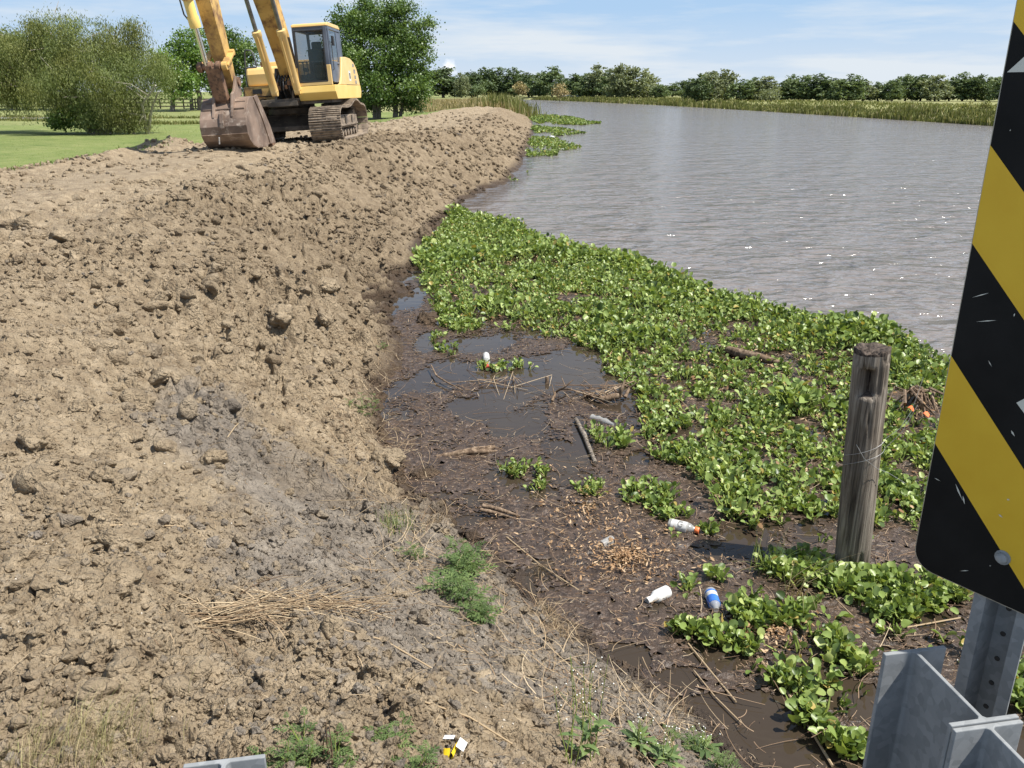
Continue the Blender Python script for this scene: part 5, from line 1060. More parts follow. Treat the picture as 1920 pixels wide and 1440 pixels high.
wood('dead_reed_bundle', [[(905, 948, .05), (935, 955, .04), (975, 968, .015)], [(900, 955, .05), (930, 962, .03), (965, 972, .01)]], [(.014, .016, .007), (.012, .012, .005)], 'bundle of dead reed stalks at the water edge above the ragweed', 'drift', cat='reed stalks')
for pth, rr, l in (([(205, 985), (260, 988), (345, 992)], .0045, 'long straight straw lying under the big clods'), ([(410, 842), (440, 805), (500, 735)], .003, 'thin straw lying up the clod slope'), ([(950, 1010), (1010, 1060), (1085, 1110)], .004, 'pale straw pointing from the ragweed to the dead leaves'), ([(1420, 1235), (1475, 1300), (1560, 1440)], .006, 'long brown reed stem slanting down into the dark channel'),
                  ([(1290, 1210), (1330, 1260), (1380, 1320)], .004, 'straw stem above the dark channel'), ([(1390, 1360), (1340, 1310), (1300, 1260)], .003, 'crooked stem over the channel'), ([(1700, 1180), (1745, 1172), (1800, 1162)], .0045, 'yellow stalk on brown scum near the guard post'), ([(1508, 1064), (1560, 1120), (1600, 1160)], .003, 'yellow stem over the dark green hyacinth patch'),
                  ([(720, 1300), (790, 1320), (880, 1350), (960, 1400)], .003, 'long pale grass stem lying near the carton'), ([(620, 1180), (720, 1205), (830, 1270), (945, 1330)], .003, 'long stem crossing the soil toward the angular clod')):
    q = [G(u, v) + Vector((0, 0, .012)) for u, v in pth]; mb = MB(); mb.tube([q[0].lerp(q[1], t) for t in (0, .33, .66)] + [q[1].lerp(q[-1] if len(q) == 3 else q[2], t) for t in (0, .33, .66)] + q[2:], rr, 6, rnd=.62); tag(mb.build('long_straw', M['straw'], smooth=True), l, 'straw', 'long straw stems')

# ------------------------------------------------------------------ weeds
def lobed(mb, o, d, up, L, rn):
    """pinnately lobed leaf: pairs of narrow leaflets along a rib"""
    d = d.normalized(); s = d.cross(up).normalized(); up = s.cross(d)
    for k in range(4):
        t = .25 + .2 * k; b = o + d * L * t - up * L * .25 * t * t; l = L * (.46 - .07 * k)
        for sg in (-1, 1):
            dd = (d * .75 + s * sg).normalized(); w = l * .16; e = b + dd * l - up * l * .25; m = b + dd * l * .45; pp = dd.cross(up)
            mb.add([b, m + pp * w, e, m - pp * w], [(0, 1, 2, 3)], rn)
            for sg2 in (-1, 1):
                d3 = (dd + pp * sg2 * .8).normalized(); c = b + dd * l * .42; mb.add([c, c + d3 * l * .2 + pp * .04 * l, c + d3 * l * .42 - up * .05 * l, c + d3 * l * .2 - pp * .05 * l], [(0, 1, 2, 3)], rn)
    b = o + d * L * .7 - up * L * .13; e = o + d * L * 1.08 - up * L * .36; mb.add([b, (b + e) / 2 + s * L * .07, e, (b + e) / 2 - s * L * .07], [(0, 1, 2, 3)], rn)
    mb.add([o, o + s * L * .012, b, b + s * L * .01], [(0, 1, 3, 2)], rn)
def ragweed(u, v, stems, h, L, label, lean=(0, 0), spread=.05, cat='weed', nl=7, name='ragweed'):
    p = G(u, v); root = empty(name, p, label=label, cat=cat, group='green weeds on the bank'); lf, st = MB(), MB()
    for s in range(stems):
        b = Vector((rng.normal(0, spread), rng.normal(0, spread), -.01)); hh = h * rng.uniform(.6, 1.15); t = Vector((rng.normal(lean[0], .25), rng.normal(lean[1], .25), 1)).normalized() * hh
        m = b + t * .5 + Vector((0, 0, .04 * h)); st.tube([b, m, b + t], [.0028, .0022, .001], 5, rnd=.4)
        for k in range(nl):
            q = (k + 1.2) / (nl + .2); o = b.lerp(m, q * 2) if q < .5 else m.lerp(b + t, q * 2 - 1); a = 2.4 * k + s; d = Vector((math.cos(a), math.sin(a), .55)) ; lobed(lf, o, d, Vector((0, 0, 1)), L * rng.uniform(.7, 1.15) * (1.15 - .5 * q), float(np.clip(rng.normal(.5, .2), 0, 1)))
    st.build('stem', M['petiole'], root); lf.build('leaves', M['weed'], root, fix=False); return root
ragweed(870, 1075, 9, .18, .11, 'ragweed with lobed leaves leaning at the water edge beside the straw', (.1, -.3), .05)
ragweed(845, 1120, 8, .14, .105, 'lower half of the leafy ragweed patch by the water', (.2, -.5), .05)
ragweed(900, 1165, 5, .11, .09, 'ragweed sprig at the bottom of the leafy patch', (.1, -.5), .03)
ragweed(765, 1050, 3, .09, .055, 'small dark ragweed left of the leafy patch', (-.3, 0), .03)
ragweed(688, 768, 7, .14, .06, 'feathery green weed on the shore above the blocky clod', (0, 0), .07)
ragweed(715, 655, 3, .09, .05, 'small green weed on the shore beside the corner of the mat', (0, 0), .05)
for u, v, n, h, l in ((528, 1425, 3, .10, 'ragweed at the bottom edge, leftmost of the row'), (575, 1440, 4, .12, 'leafy ragweed at the bottom edge, tallest of the left row'), (650, 1425, 3, .07, 'ragweed between the bare twigs at the bottom edge'), (700, 1400, 3, .06, 'low ragweed behind the bare twigs at the bottom edge'), (770, 1435, 3, .08, 'ragweed just left of the carton'), (755, 1392, 2, .05, 'tiny ragweed above the row near the carton'), (1290, 1395, 4, .09, 'ragweed among white flowers by the dark channel'), (1345, 1440, 4, .09, 'ragweed at the bottom edge by the dark channel'), (468, 1440, 2, .05, 'ragweed beside the grey guard post top')):
    ragweed(u, v, n, h, .05, l, (0, .1), .03)
def tuft(u, v, n, h, w, label, mat='blade', spread=.04, lean=(0, 0), flop=.5, name='grass_tuft', group='grass tufts on the bank', cat='grass tuft', zmin=None):
    p = G(u, v) if zmin is None else Vector(P(u, v, zmin)); V = []; F = []; R = []; seg = 5
    for i in range(n):
        b = np.array([rng.normal(0, spread), rng.normal(0, spread), -.01]); a = rng.uniform(0, 6.283); k = abs(rng.normal(0, flop)); hh = h * rng.uniform(.45, 1.15); dx = np.array([math.cos(a) * k + lean[0], math.sin(a) * k + lean[1], 0]); sx = np.array([-math.sin(a), math.cos(a), 0]) * w * rng.uniform(.6, 1.3) / 2; o = len(V)
        for j in range(seg + 1):
            t = j / seg; c = b + dx * hh * t ** 1.7 + np.array([0, 0, hh * (t - .45 * min(k, 1.3) * t * t)]); V += [c - sx * (1 - t * .92), c + sx * (1 - t * .92)]
        F += [(o + 2 * j, o + 2 * j + 1, o + 2 * j + 3, o + 2 * j + 2) for j in range(seg)]; R += [float(np.clip(rng.normal(.5, .25), 0, 1))] * (2 * seg + 2)
    o = mesh_np(name, V, np.array(F), [M[mat]], True, {'rnd': R}); o.location = p; return tag(o, label, cat, group)
tuft(745, 985, 120, .12, .003, 'green grass tuft on the grey shore above the leafy ragweed', 'blade', .05)
tuft(1440, 1075, 70, .26, .004, 'long thin green grass tuft left of the wooden post foot', 'blade', .05, (.15, .1), .7, zmin=.0)
tuft(1490, 1110, 26, .30, .004, 'yellowed bent grass stems falling over the dark hyacinth patch', 'dryblade', .04, (.5, -.2), .8, zmin=.02)
tuft(815, 985, 90, .14, .0035, 'pale flattened grass bundle at the shore', 'straw', .035, (.5, -.25), .5)
tuft(1010, 1075, 36, .20, .003, 'pale grass bundle pointing into the dead leaves', 'straw', .03, (.6, -.4), .4)
tuft(1040, 1185, 260, .09, .0028, 'matted tan root clump at the water edge', 'straw', .05, (0, -.2), 1.2)
tuft(1015, 1150, 160, .08, .0028, 'tan matted grass above the root clump', 'straw', .05, (.2, 0), 1.2)
for u, v, l in ((60, 1445, 'dry brown grass tuft at the bottom left corner'), (130, 1420, 'dry grass tuft right of the corner tuft'), (190, 1400, 'thin dry grass tuft, rightmost at the bottom left')):
    tuft(u, v, 240, .13, .0022, l, 'dryblade', .07, (.35, .2), .5)
tuft(1262, 1335, 90, .09, .003, 'dead straw tuft overhanging the dark channel', 'straw', .04, (.3, -.4), .7)
tuft(1180, 1290, 60, .07, .003, 'small dead straw tuft on the shore by the channel', 'straw', .04, (.3, -.2), .8)
# straw pile on the soil
def pile():
    c = [G(u, v) for u, v in ((375, 1175), (470, 1150), (600, 1140), (690, 1150))]; n = 260; i = rng.integers(0, 3, n); t = rng.random(n); b = np.array([c[k].lerp(c[k + 1], tt) for k, tt in zip(i, t)]); b[:, :2] += rng.normal(0, .035, (n, 2))
    o = strips('straw_pile', b, rng.choice([0, math.pi], n) + rng.normal(.15, .4, n), rng.uniform(.05, .3, n), rng.uniform(.001, .0032, n), rng.uniform(.004, .04, n), M['straw'], 'pile of dry reddish straw on the bare soil', 'straw pile', .12, 4, True, .1, None); return o
pile()
def tall_weed(u, v, label, h=.45, leafy=True, flowers=True, lean=(0, 0)):
    p = G(u, v); root = empty('tall_weed', p, label=label, cat='weed', group='tall weeds by the road'); st, lf, fl = MB(), MB(), MB(); nfl = 0
    for s in range(4):
        b = Vector((rng.normal(0, .015), rng.normal(0, .015), 0)); t = Vector((rng.normal(lean[0], .12), rng.normal(lean[1], .12), 1)) * h * rng.uniform(.6, 1.1); m = b + t * .5 + Vector((rng.normal(0, .02), rng.normal(0, .02), 0)); st.tube([b, b.lerp(m, .5), m, b + t], [.0022, .0019, .0016, .0008], 5, rnd=.4)
        for k in range(3):
            q = b + t * rng.uniform(.5, .95); e = q + Vector((rng.normal(0, .03), rng.normal(0, .03), .045)); st.tube([q, e], [.001, .0006], 4, rnd=.4)
            if flowers: fl.lathe([(0, .0008), (.001, .0024), (.0025, .002), (.0032, .0008)], e, e + Vector((0, 0, 1)), 7); nfl += 1
        if leafy:
            for k in range(6):
                a = 2.4 * k + s; o = b + t * rng.uniform(.05, .4); d = Vector((math.cos(a), math.sin(a), .5)).normalized(); sd = d.cross(Vector((0, 0, 1))).normalized(); L = rng.uniform(.05, .1); w = L * .11
                lf.add([o, o + d * L * .4 + sd * w, o + d * L * .4 - sd * w, o + d * L * .8 + sd * w * .6 - Vector((0, 0, L * .15)), o + d * L * .8 - sd * w * .6 - Vector((0, 0, L * .15)), o + d * L - Vector((0, 0, L * .3))], [(0, 1, 2), (1, 3, 4, 2), (3, 5, 4)], float(rng.random()))
    st.build('stem', M['petiole'], root)
    if leafy: lf.build('leaves', M['weed'], root, fix=False)
    if nfl: fl.build('flower_heads', M['petal'], root)
tall_weed(1100, 1425, 'tall green weed with long narrow leaves near the bottom edge', .34, True, True, (0, .2))
tall_weed(1060, 1430, 'thin bare-stemmed weed left of the narrow-leaved weed', .3, False, True, (0, .25))
tall_weed(1195, 1400, 'white-flowered weed by the dark channel, left one', .12, True, True)
tall_weed(1250, 1430, 'white-flowered weed by the dark channel, middle one', .12, True, True)
tall_weed(1330, 1420, 'white-flowered weed by the dark channel, right one', .1, True, True)
tall_weed(1790, 1420, 'thin dry weed in front of the steel sign post', .5, False, True, (.2, .1))
def twigs(u, v, h, label):
    p = G(u, v); mb = MB()
    for k in range(3):
        b = Vector((rng.normal(0, .008), rng.normal(0, .008), -.02)); mb.tube([b, b + Vector((rng.normal(0, .006), rng.normal(0, .006), h * .5)), b + Vector((rng.normal(0, .014), rng.normal(0, .014), h * rng.uniform(.7, 1.1)))], [.0028, .0022, .0012], 6, rnd=.25)
    o = mb.build('bare_twigs', M['twig']); o.location = p; tag(o, label, 'twig', 'bare twigs at the bottom edge')
twigs(580, 1445, .10, 'dark bare twig standing among ragweed, left one'); twigs(617, 1425, .14, 'reddish bare twigs standing upright, middle ones'); twigs(680, 1445, .07, 'short bare twig right of the reddish ones')
# ------------------------------------------------------------------ excavator
def excavator():
    X = empty('excavator', (XC, YC, ZG), (0, -ROLL, 0), 'yellow tracked excavator resting its bucket on the crest of the dirt bank', 'excavator')
    YE, SK, AY, DK = M['yellow'], M['skirt'], M['armyellow'], M['darksteel']
    # ---- tracks: front y=-2.05 .. rear 2.05
    def loop_pts():
        f, r, R = -1.63, 1.62, .385; zc = .44; pts = []
        for k in range(13): t = math.radians(90 + 15 * k); pts.append((f + R * math.cos(t), zc + R * math.sin(t)))
        for k in range(13): t = math.radians(-90 + 15 * k); pts.append((r + R * math.cos(t), zc + R * math.sin(t)))
        top = [(1.1, .86), (.75, .95), (.45, .985), (.15, .95), (-.3, .84), (-.8, .80), (-1.25, .815)]
        return pts + top
    def resample(p, n):
        p = np.array(p + [p[0]]); d = np.r_[0, np.cumsum(np.linalg.norm(np.diff(p, axis=0), axis=1))]; t = np.linspace(0, d[-1], n, endpoint=False); return np.stack([np.interp(t, d, p[:, 0]), np.interp(t, d, p[:, 1])], 1)
    for x0, x1 in ((-1.6, -.80), (.84, 1.64)):
        xm = (x0 + x1) / 2; tk = empty('track', (xm, 0, 0)); tk.parent = X; w = x1 - x0; n = 49; p = resample(loop_pts(), n); mb = MB(); ch = MB()
        for i in range(n):
            a, b = p[i], p[(i + 1) % n]; c = (a + b) / 2; d = (b - a); L = np.linalg.norm(d); d /= L; nn = np.array([d[1], -d[0]])
            R = Matrix(((1, 0, 0), (0, d[0], nn[0]), (0, d[1], nn[1])))      # local y along the belt, z outward
            Rm = Matrix(((1, 0, 0), (0, d[0], nn[0]), (0, d[1], nn[1])))
            mb.box((0, c[0], c[1]), (w, L * .93, .024), Rm)
            for t in (-.38, .0, .38): q = c + d * L * t + nn * .025; mb.box((0, q[0], q[1]), (w - rng.uniform(0, .01), .022, .034), Rm)
            for sx in (-.09, .09): q = c - nn * .05; ch.box((sx, q[0], q[1]), (.05, L * .8, .08), Rm)
            if rng.random() < .6: q = c + nn * .018; mb.box((rng.uniform(-.3, .3), q[0], q[1]), (rng.uniform(.1, .5), L * .5, .03), Rm)
        mb.build('track_belt', M['track'], tk, bevel=.004); ch.build('track_chain', DK, tk)
        s = 1 if x0 > 0 else -1; fr = MB(); fr.prism([(-1.35, .30), (1.30, .30), (1.38, .42), (1.3, .60), (-1.2, .64), (-1.4, .5)], -.20, .20); fr.box((s * .215, 0, .46), (.04, 2.3, .26)); fr.box((s * .24, -.1, .37), (.03, 2.5, .05)); fr.build('track_frame', M['track'], tk, bevel=.01)
        for y in (-.55, .35): q = MB(); q.box((s * .25, y, .5), (.03, .15, .2)); q.build('access_cover', DK, tk, bevel=.006)
        for y in np.linspace(-1.2, 1.2, 7): q = MB(); q.lathe([(0, .085), (.03, .085), (.05, .105), (.09, .105), (.1, .07), (.25, .07), (.26, .105), (.3, .105), (.32, .085), (.36, .085)], (-.18, y, .165), (1, y, .165), 16); q.build('roller', M['track'], tk, smooth=True)
        for y, nm, r in ((-1.63, 'idler', .34), (1.62, 'sprocket', .33)):
            q = MB(); q.lathe([(0, r * .3), (.02, r * .9), (.06, r * .97), (.16, r * .97), (.2, r * .9), (.22, r * .3)], (-.11, y, .44), (1, y, .44), 22); q.build(nm, M['track'], tk, smooth=True)
        q = MB(); q.lathe([(0, .07), (.3, .07)], (-.15, .45, .86), (1, .45, .86), 14); q.build('carrier_roller', M['track'], tk, smooth=True)
    q = MB(); q.box((0, .1, .58), (1.7, 1.25, .26)); q.prism([(-.95, .42), (-.5, .7), (.6, .7), (1.1, .42), (1.1, .3), (-.95, .3)], -.85, .85); q.build('car_body', DK, X, bevel=.02)
    q = MB(); q.lathe([(0, .6), (.03, .64), (.16, .64), (.18, .58), (.26, .58)], (0, 0, .70), (0, 0, 1), 36); q.build('swing_ring', DK, X, smooth=True)
    # ---- upper structure
    xl, xr = -1.05, 1.50
    q = MB(); q.box(((xl + xr) / 2, .35, 1.02), (xr - xl - .3, 3.3, .16)); q.box((.15, -1.25, .98), (.75, .7, .12)); q.build('deck_frame', DK, X, bevel=.01)
    q = MB(); q.prism([(-1.52, 1.36), (-1.55, 1.20), (-1.38, 1.02), (.1, 1.02), (.1, 1.36)], .56, xr + .02)
    q.build('cab_base', SK, X, bevel=.012)
    q = MB(); q.prism([(.102, 1.36), (.102, 1.02), (2.0, 1.02), (2.16, 1.2), (2.1, 1.36)], xr - .55, xr + .02); q.build('side_skirt', SK, X, bevel=.012)
    pf = [(-1.0, 1.365), (-.75, 1.40), (-.55, 1.55), (-.40, 1.74), (-.27, 1.93), (-.20, 2.05), (.35, 2.07), (.95, 2.05), (1.45, 1.96), (1.75, 1.82), (1.93, 1.64), (2.03, 1.45), (2.07, 1.365)]
    q = MB(); q.prism([p for p in pf if p[0] > .15] + [(.16, 1.365)], xl + .25, xr - .045); q.build('engine_hood', YE, X, bevel=.02)
    q = MB(); q.prism(pf, xr - .04, xr + .015); q.build('side_panel', YE, X, bevel=.012)
    q = MB(); q.prism([(1.55, 1.0), (2.12, 1.02), (2.3, 1.2), (2.28, 1.5), (2.12, 1.72), (2.05, 1.5), (1.6, 1.3)], xl + .1, xr - .56); q.build('counterweight', YE, X, bevel=.05)
    xs = xr + .0165
    q = MB(); q.box((xs, .62, 1.60), (.003, .26, .26)); q.build('white_decal', M['decalwhite'], X)
    q = MB(); q.box((xs + .003, .62, 1.60), (.003, .15, .15)); q.box((xs + .003, .62, 1.72), (.003, .05, .02)); q.build('decal_mark', M['darkmark'], X)
    q = MB()
    for z0, z1, y in ((1.83, 1.93, 1.28), (1.66, 1.79, 1.38), (1.52, 1.63, 1.43), (1.39, 1.50, 1.47)): q.box((xs, y, (z0 + z1) / 2), (.003, .24, z1 - z0 - .02)); 
    q.build('faded_marking', M['decal'], X)
    q = MB(); q.box((xs, .85, 1.366), (.006, 1.6, .012)); q.build('panel_seam', M['black'], X)
    # left boxes (tank, tool box)
    q = MB(); q.prism([(-.45, 1.46), (-.47, 1.75), (-.40, 1.90), (-.3, 1.93), (1.3, 1.95), (1.3, 1.46)], xl + .06, -.08); q.build('tank_hood', YE, X, bevel=.05)
    q = MB(); q.box((xl / 2 - .04, .15, 1.32), (abs(xl) - .06, 1.5, .24)); q.build('tool_box', AY, X, bevel=.012)
    q = MB(); q.box((xl / 2 + .0, .1, 1.09), (abs(xl) - .2, 1.3, .20)); q.box((xl + .33, -.62, 1.13), (.34, .16, .035)); q.build('lower_box', AY, X, bevel=.012)
    q = MB(); q.box((xl + .33, -.605, 1.33), (.24, .012, .12)); q.build('grille', M['black'], X)
    q = MB(); q.box((xl / 2 - .04, -.602, 1.448), (abs(xl) - .1, .01, .014)); q.box((xl / 2, -.60, 1.205), (abs(xl) - .1, .01, .012)); q.build('box_seam', M['black'], X)
    q = MB(); q.lathe([(0, .075), (.12, .07), (.13, .09), (.17, .085), (.19, .04), (.24, .035)], (-.66, .15, 1.90), (-.66, .15, 3), 14); q.build('exhaust_cap', M['rust'], X, smooth=True)
    q = MB(); y = -.35; q.tube([(-1.02, y, 1.1), (-1.03, y, 1.75), (-.96, y, 2.32), (-.92, y, 2.36), (-.80, y, 2.34), (-.77, y, 2.3), (-.70, y, 1.95)], .02, 8); q.tube([(-1.02, y, 1.93), (-.72, y, 1.93)], .018, 8); q.build('handrail', M['rail'], X, smooth=True)
    # boom foot pit: brackets, hoses, valves
    q = MB()
    for x in (-.08, .36): q.prism([(-1.3, 1.02), (-1.25, 1.25), (-.9, 1.85), (-.55, 1.85), (-.3, 1.02)], x - .03, x + .03)
    q.box((.14, -.2, 1.3), (.55, .6, .5)); q.build('boom_bracket', DK, X, bevel=.01)
    for k in range(7):
        x = -.08 + .075 * k; q = MB(); q.tube([(x, -1.0 - .05 * (k % 2), 1.08), (x, -1.28, 1.25 + .02 * k), (x + .01, -1.25, 1.5), (x + .03, -1.05, 1.66), (x + .02, -.9, 1.6)], .018, 7); q.build('hose', M['rail'] if k % 2 else M['black'], X, smooth=True)
    q = MB()
    for x, z in ((-.0, 1.45), (.30, 1.47), (.38, 1.45), (.05, 1.36), (.22, 1.38)): q.box((x, -1.27, z), (.07, .07, .1))
    q.build('hose_fittings', M['rust'], X, bevel=.008)
    # ---- cab
    cab = empty('cab', (0, 0, 0)); cab.parent = X; cx0, cx1, cy0, cy1, cz0, cz1 = .59, 1.45, -1.52, .12, 1.365, 2.74
    def fr(name, pts, w, mat, bev=.01):
        q = MB()
        for a, b in pts: q.bar(a, b, w[0], w[1], (1, 0, 0) if abs(b[0] - a[0]) < .01 else (0, 0, 1))
        return q.build(name, mat, cab, bevel=bev)
    q = MB(); q.box(((cx0 + cx1) / 2, cy0 + .035, 1.405), (cx1 - cx0, .07, .08)); q.box((cx0 + .03, cy0 + .035, 1.58), (.055, .068, .43)); q.box((cx1 - .05, cy0 + .035, 1.60), (.11, .068, .47)); q.build('lower_frame', YE, cab, bevel=.012)
    q = MB()
    ty = cy0 + .14                                                     # screen leans back a little at the top
    q.bar((cx0 + .03, cy0 + .06, 1.75), (cx0 + .03, ty, cz1 - .03), .06, .07, (1, 0, 0)); q.bar((cx1 - .055, cy0 + .06, 1.8), (cx1 - .055, ty, cz1 - .03), .11, .09, (1, 0, 0)); q.bar((cx0, ty, cz1 - .05), (cx1, ty, cz1 - .05), .09, .09)
    q.bar((cx0 + .03, cy1, 1.4), (cx0 + .03, cy1, cz1 - .03), .07, .07, (1, 0, 0)); q.bar((cx1 - .04, cy1, 1.4), (cx1 - .04, cy1, cz1 - .03), .08, .12, (1, 0, 0)); q.bar((cx0, cy1, cz1 - .05), (cx1, cy1, cz1 - .05), .08, .08); q.bar((cx0 + .03, ty, cz1 - .05), (cx0 + .03, cy1, cz1 - .05), .07, .08, (1, 0, 0)); q.bar((cx1 - .03, ty, cz1 - .05), (cx1 - .03, cy1, cz1 - .05), .07, .09, (1, 0, 0))
    q.box((cx0 + .02, (cy0 + cy1) / 2, 1.5), (.04, cy1 - cy0 - .1, .3)); q.box(((cx0 + cx1) / 2, cy1, 1.6), (cx1 - cx0 - .1, .05, .5)); q.build('cab_frame', M['slate'], cab, bevel=.012)
    sp = [(cy0 + .08, 1.38), (cy0 + .1, 1.9), (ty + .02, cz1 - .06), (cy1, cz1 - .06), (cy1 + .03, 2.0), (cy1, 1.4)]
    q = MB()
    q.prism([(cy0 + .07, 1.44), (cy0 + .08, 1.75), (ty + .0, cz1 - .08), (ty + .12, cz1 - .08), (cy0 + .22, 1.75), (cy0 + .22, 1.44)], cx1 - .02, cx1 + .02)
    q.prism([(cy0 + .23, 1.42), (cy0 + .23, 1.93), (cy1, 1.93), (cy1, 1.42)], cx1 - .02, cx1 + .012); q.prism([(-.42, 1.93), (-.42, cz1 - .1), (cy1, cz1 - .1), (cy1, 1.93)], cx1 - .02, cx1 + .014); q.build('door', M['slate'], cab, bevel=.008)
    q = MB(); q.prism([(cy0 + .24, 1.95), (ty + .14, cz1 - .1), (-.44, cz1 - .1), (-.44, 1.95)], cx1 - .006, cx1 + .004); q.build('door_window', M['sideglass'], cab)
    q = MB(); q.box((cx1 + .03, -.55, 1.86), (.03, .14, .035)); q.build('door_handle', M['rail'], cab, bevel=.006)
    q = MB(); q.prism([(cy0 + .02, 1.43), (cy0 + .02, 1.9), (ty - .03, cz1 - .1), (ty - .022, cz1 - .1), (cy0 + .028, 1.9), (cy0 + .028, 1.43)], cx0 + .07, cx1 - .12); q.build('windscreen', M['glass'], cab)
    # black rubber border of the windscreen
    q = MB(); a, b = cx0 + .055, cx1 - .105
    for p0, p1 in (((a, cy0 + .015, 1.45), (a, cy0 + .015, 1.9)), ((a, cy0 + .015, 1.9), (a, ty - .035, cz1 - .1)), ((b, cy0 + .015, 1.45), (b, cy0 + .015, 1.9)), ((b, cy0 + .015, 1.9), (b, ty - .035, cz1 - .1)), ((a, cy0 + .015, 1.455), (b, cy0 + .015, 1.455)), ((a, ty - .035, cz1 - .1), (b, ty - .035, cz1 - .1))): q.bar(p0, p1, .035, .03, (1, 0, 0) if p0[0] == p1[0] else (0, 0, 1))
    q.build('window_seal', M['black'], cab, bevel=.006)
    q = MB(); q.prism([(ty - .06, cz1 - .01), (ty - .04, cz1 + .05), (ty + .2, cz1 + .085), (cy1 - .1, cz1 + .08), (cy1 + .08, cz1 + .02), (cy1 + .08, cz1 - .01)], cx0 - .01, cx1 + .015); q.build('roof', YE, cab, bevel=.03)
    q = MB(); q.box((.88, -.45, 1.62), (.5, .5, .12)); q.box((.88, -.18, 1.98), (.48, .13, .62)); q.box((.88, -.17, 2.36), (.26, .1, .2)); q.box((.6, -.5, 1.78), (.09, .4, .1)); q.box((1.16, -.5, 1.78), (.09, .4, .1)); q.build('seat', M['black'], cab, bevel=.04)
    for x, y, h in ((.62, -.8, 1.95), (1.12, -.8, 1.95), (.80, -1.15, 1.95), (.96, -1.15, 1.95)): q = MB(); q.tube([(x, y, 1.42), (x, y - .03, h - .1), (x, y - .03, h)], [.014, .012, .022], 8); q.build('lever', M['rail'], cab, smooth=True)
    q = MB(); q.box((.88, -1.36, 1.93), (.72, .03, .025)); q.box((1.1, -1.25, 1.7), (.16, .12, .28)); q.build('console', M['rail'], cab, bevel=.006)
    q = MB(); q.tube([(cx1 + .02, cy0 + .35, 2.35), (cx1 + .10, cy0 + .2, 2.42), (cx1 + .10, cy0 + .18, 2.5)], .012, 6); q.box((cx1 + .10, cy0 + .2, 2.38), (.05, .13, .22)); q.build('mirror', M['black'], cab, bevel=.012)
    q = MB(); q.tube([(cx1 + .03, cy0 + .1, 1.7), (cx1 + .07, cy0 + .1, 1.72), (cx1 + .07, cy0 + .14, 2.3), (cx1 + .03, cy0 + .14, 2.32)], .012, 6); q.build('grab_rail', M['rail'], cab, smooth=True)
    # ---- boom
    bx = .16; bxs = [.24, .22, .18, .15, .17, .22, .27, .31]; C = [(-.85, 1.72), (-1.12, 2.3), (-1.55, 3.05), (-2.2, 3.9), (-3.0, 4.5), (-4.0, 4.78), (-5.2, 4.62), (-6.55, 4.15)]; T = [.34, .52, .62, .74, .80, .74, .58, .36]
    up, lo = [], []
    for i, (y, z) in enumerate(C):
        a = np.array(C[max(i - 1, 0)]); b = np.array(C[min(i + 1, len(C) - 1)]); d = (b - a) / np.linalg.norm(b - a); nn = np.array([d[1], -d[0]]); up.append((y + nn[0] * T[i] / 2, z + nn[1] * T[i] / 2)); lo.append((y - nn[0] * T[i] / 2, z - nn[1] * T[i] / 2))
    q = MB(); n = len(C); V = [(bxs[j % n] + s * .2, p[0], p[1]) for s in (-1, 1) for j, p in enumerate(up + lo)]
    F = [(i, i + 1, n + i + 1, n + i) for i in range(n - 1)] + [(2 * n + i, 2 * n + n + i, 2 * n + n + i + 1, 2 * n + i + 1) for i in range(n - 1)] + [(i, 2 * n + i, 2 * n + i + 1, i + 1) for i in range(n - 1)] + [(n + i, n + i + 1, 3 * n + i + 1, 3 * n + i) for i in range(n - 1)] + [(0, n, 3 * n, 2 * n), (n - 1, 3 * n - 1, 4 * n - 1, 2 * n - 1)]
    q.add(V, F); boom = q.build('boom', AY, X, bevel=.015)
    q = MB(); q.tube([(bx - .27, -2.62, 3.72), (bx + .33, -2.62, 3.72)], .09, 14); q.build('boom_pin', M['rust'], boom, smooth=True)
    for s in (-1, 1):
        f = Vector((.27 + s * .29, -1.52, 1.27)); e = Vector((bx + s * .30, -2.62, 3.74)); d = e - f; L = d.length; d.normalize(); c = f + d * 1.5
        q = MB(); q.lathe([(0, .06), (.03, .098), (1.36, .098), (1.38, .112), (1.5, .112), (1.51, .08)], f, e, 18); cy = q.build('boom_cylinder', YE, X, smooth=True)
        q = MB(); q.tube([f - Vector((.07, 0, 0)), f + Vector((.07, 0, 0))], .1, 14); q.build('cylinder_eye', YE, cy, smooth=True)
        q = MB(); q.tube([c, e], .05, 12); q.build('rod', M['dullrod'], cy, smooth=True)
        q = MB(); q.tube([f + d * .2 + Vector((-s * .02, -.12, 0)), f + d * 1.3 + Vector((-s * .02, -.12, 0)), f + d * 1.42 + Vector((-s * .01, -.1, 0))], .016, 6); q.build('oil_pipe', YE, cy, smooth=True)
    # ---- arm, bucket cylinder and linkage
    bx = .31
    at_, ab = Vector((bx, -6.85, 4.05)), Vector((bx, -6.05, 1.42)); d = (ab - at_).normalized(); nn = Vector((0, d.z, -d.y))             # nn points to the front (-y)
    if nn.y > 0: nn = -nn
    def A(t, o, s): p = at_ + d * t + nn * o; return (bx + s, p.y, p.z)
    Lr = (ab - at_).length; sec = [(-.75, .26, -.22, .14), (-.1, .34, -.34, .145), (.6, .30, -.32, .14), (Lr - .25, .12, -.17, .13), (Lr + .08, .09, -.12, .125)]
    q = MB(); V = []
    for t, o0, o1, hw in sec: V += [A(t, o0, -hw), A(t, o0, hw), A(t, o1, hw), A(t, o1, -hw)]
    F = [(0, 1, 2, 3), tuple(4 * (len(sec) - 1) + k for k in (3, 2, 1, 0))] + [(4 * i + k, 4 * i + (k + 1) % 4, 4 * i + 4 + (k + 1) % 4, 4 * i + 4 + k) for i in range(len(sec) - 1) for k in range(4)]
    q.add(V, F); arm = q.build('arm', AY, X, bevel=.012)
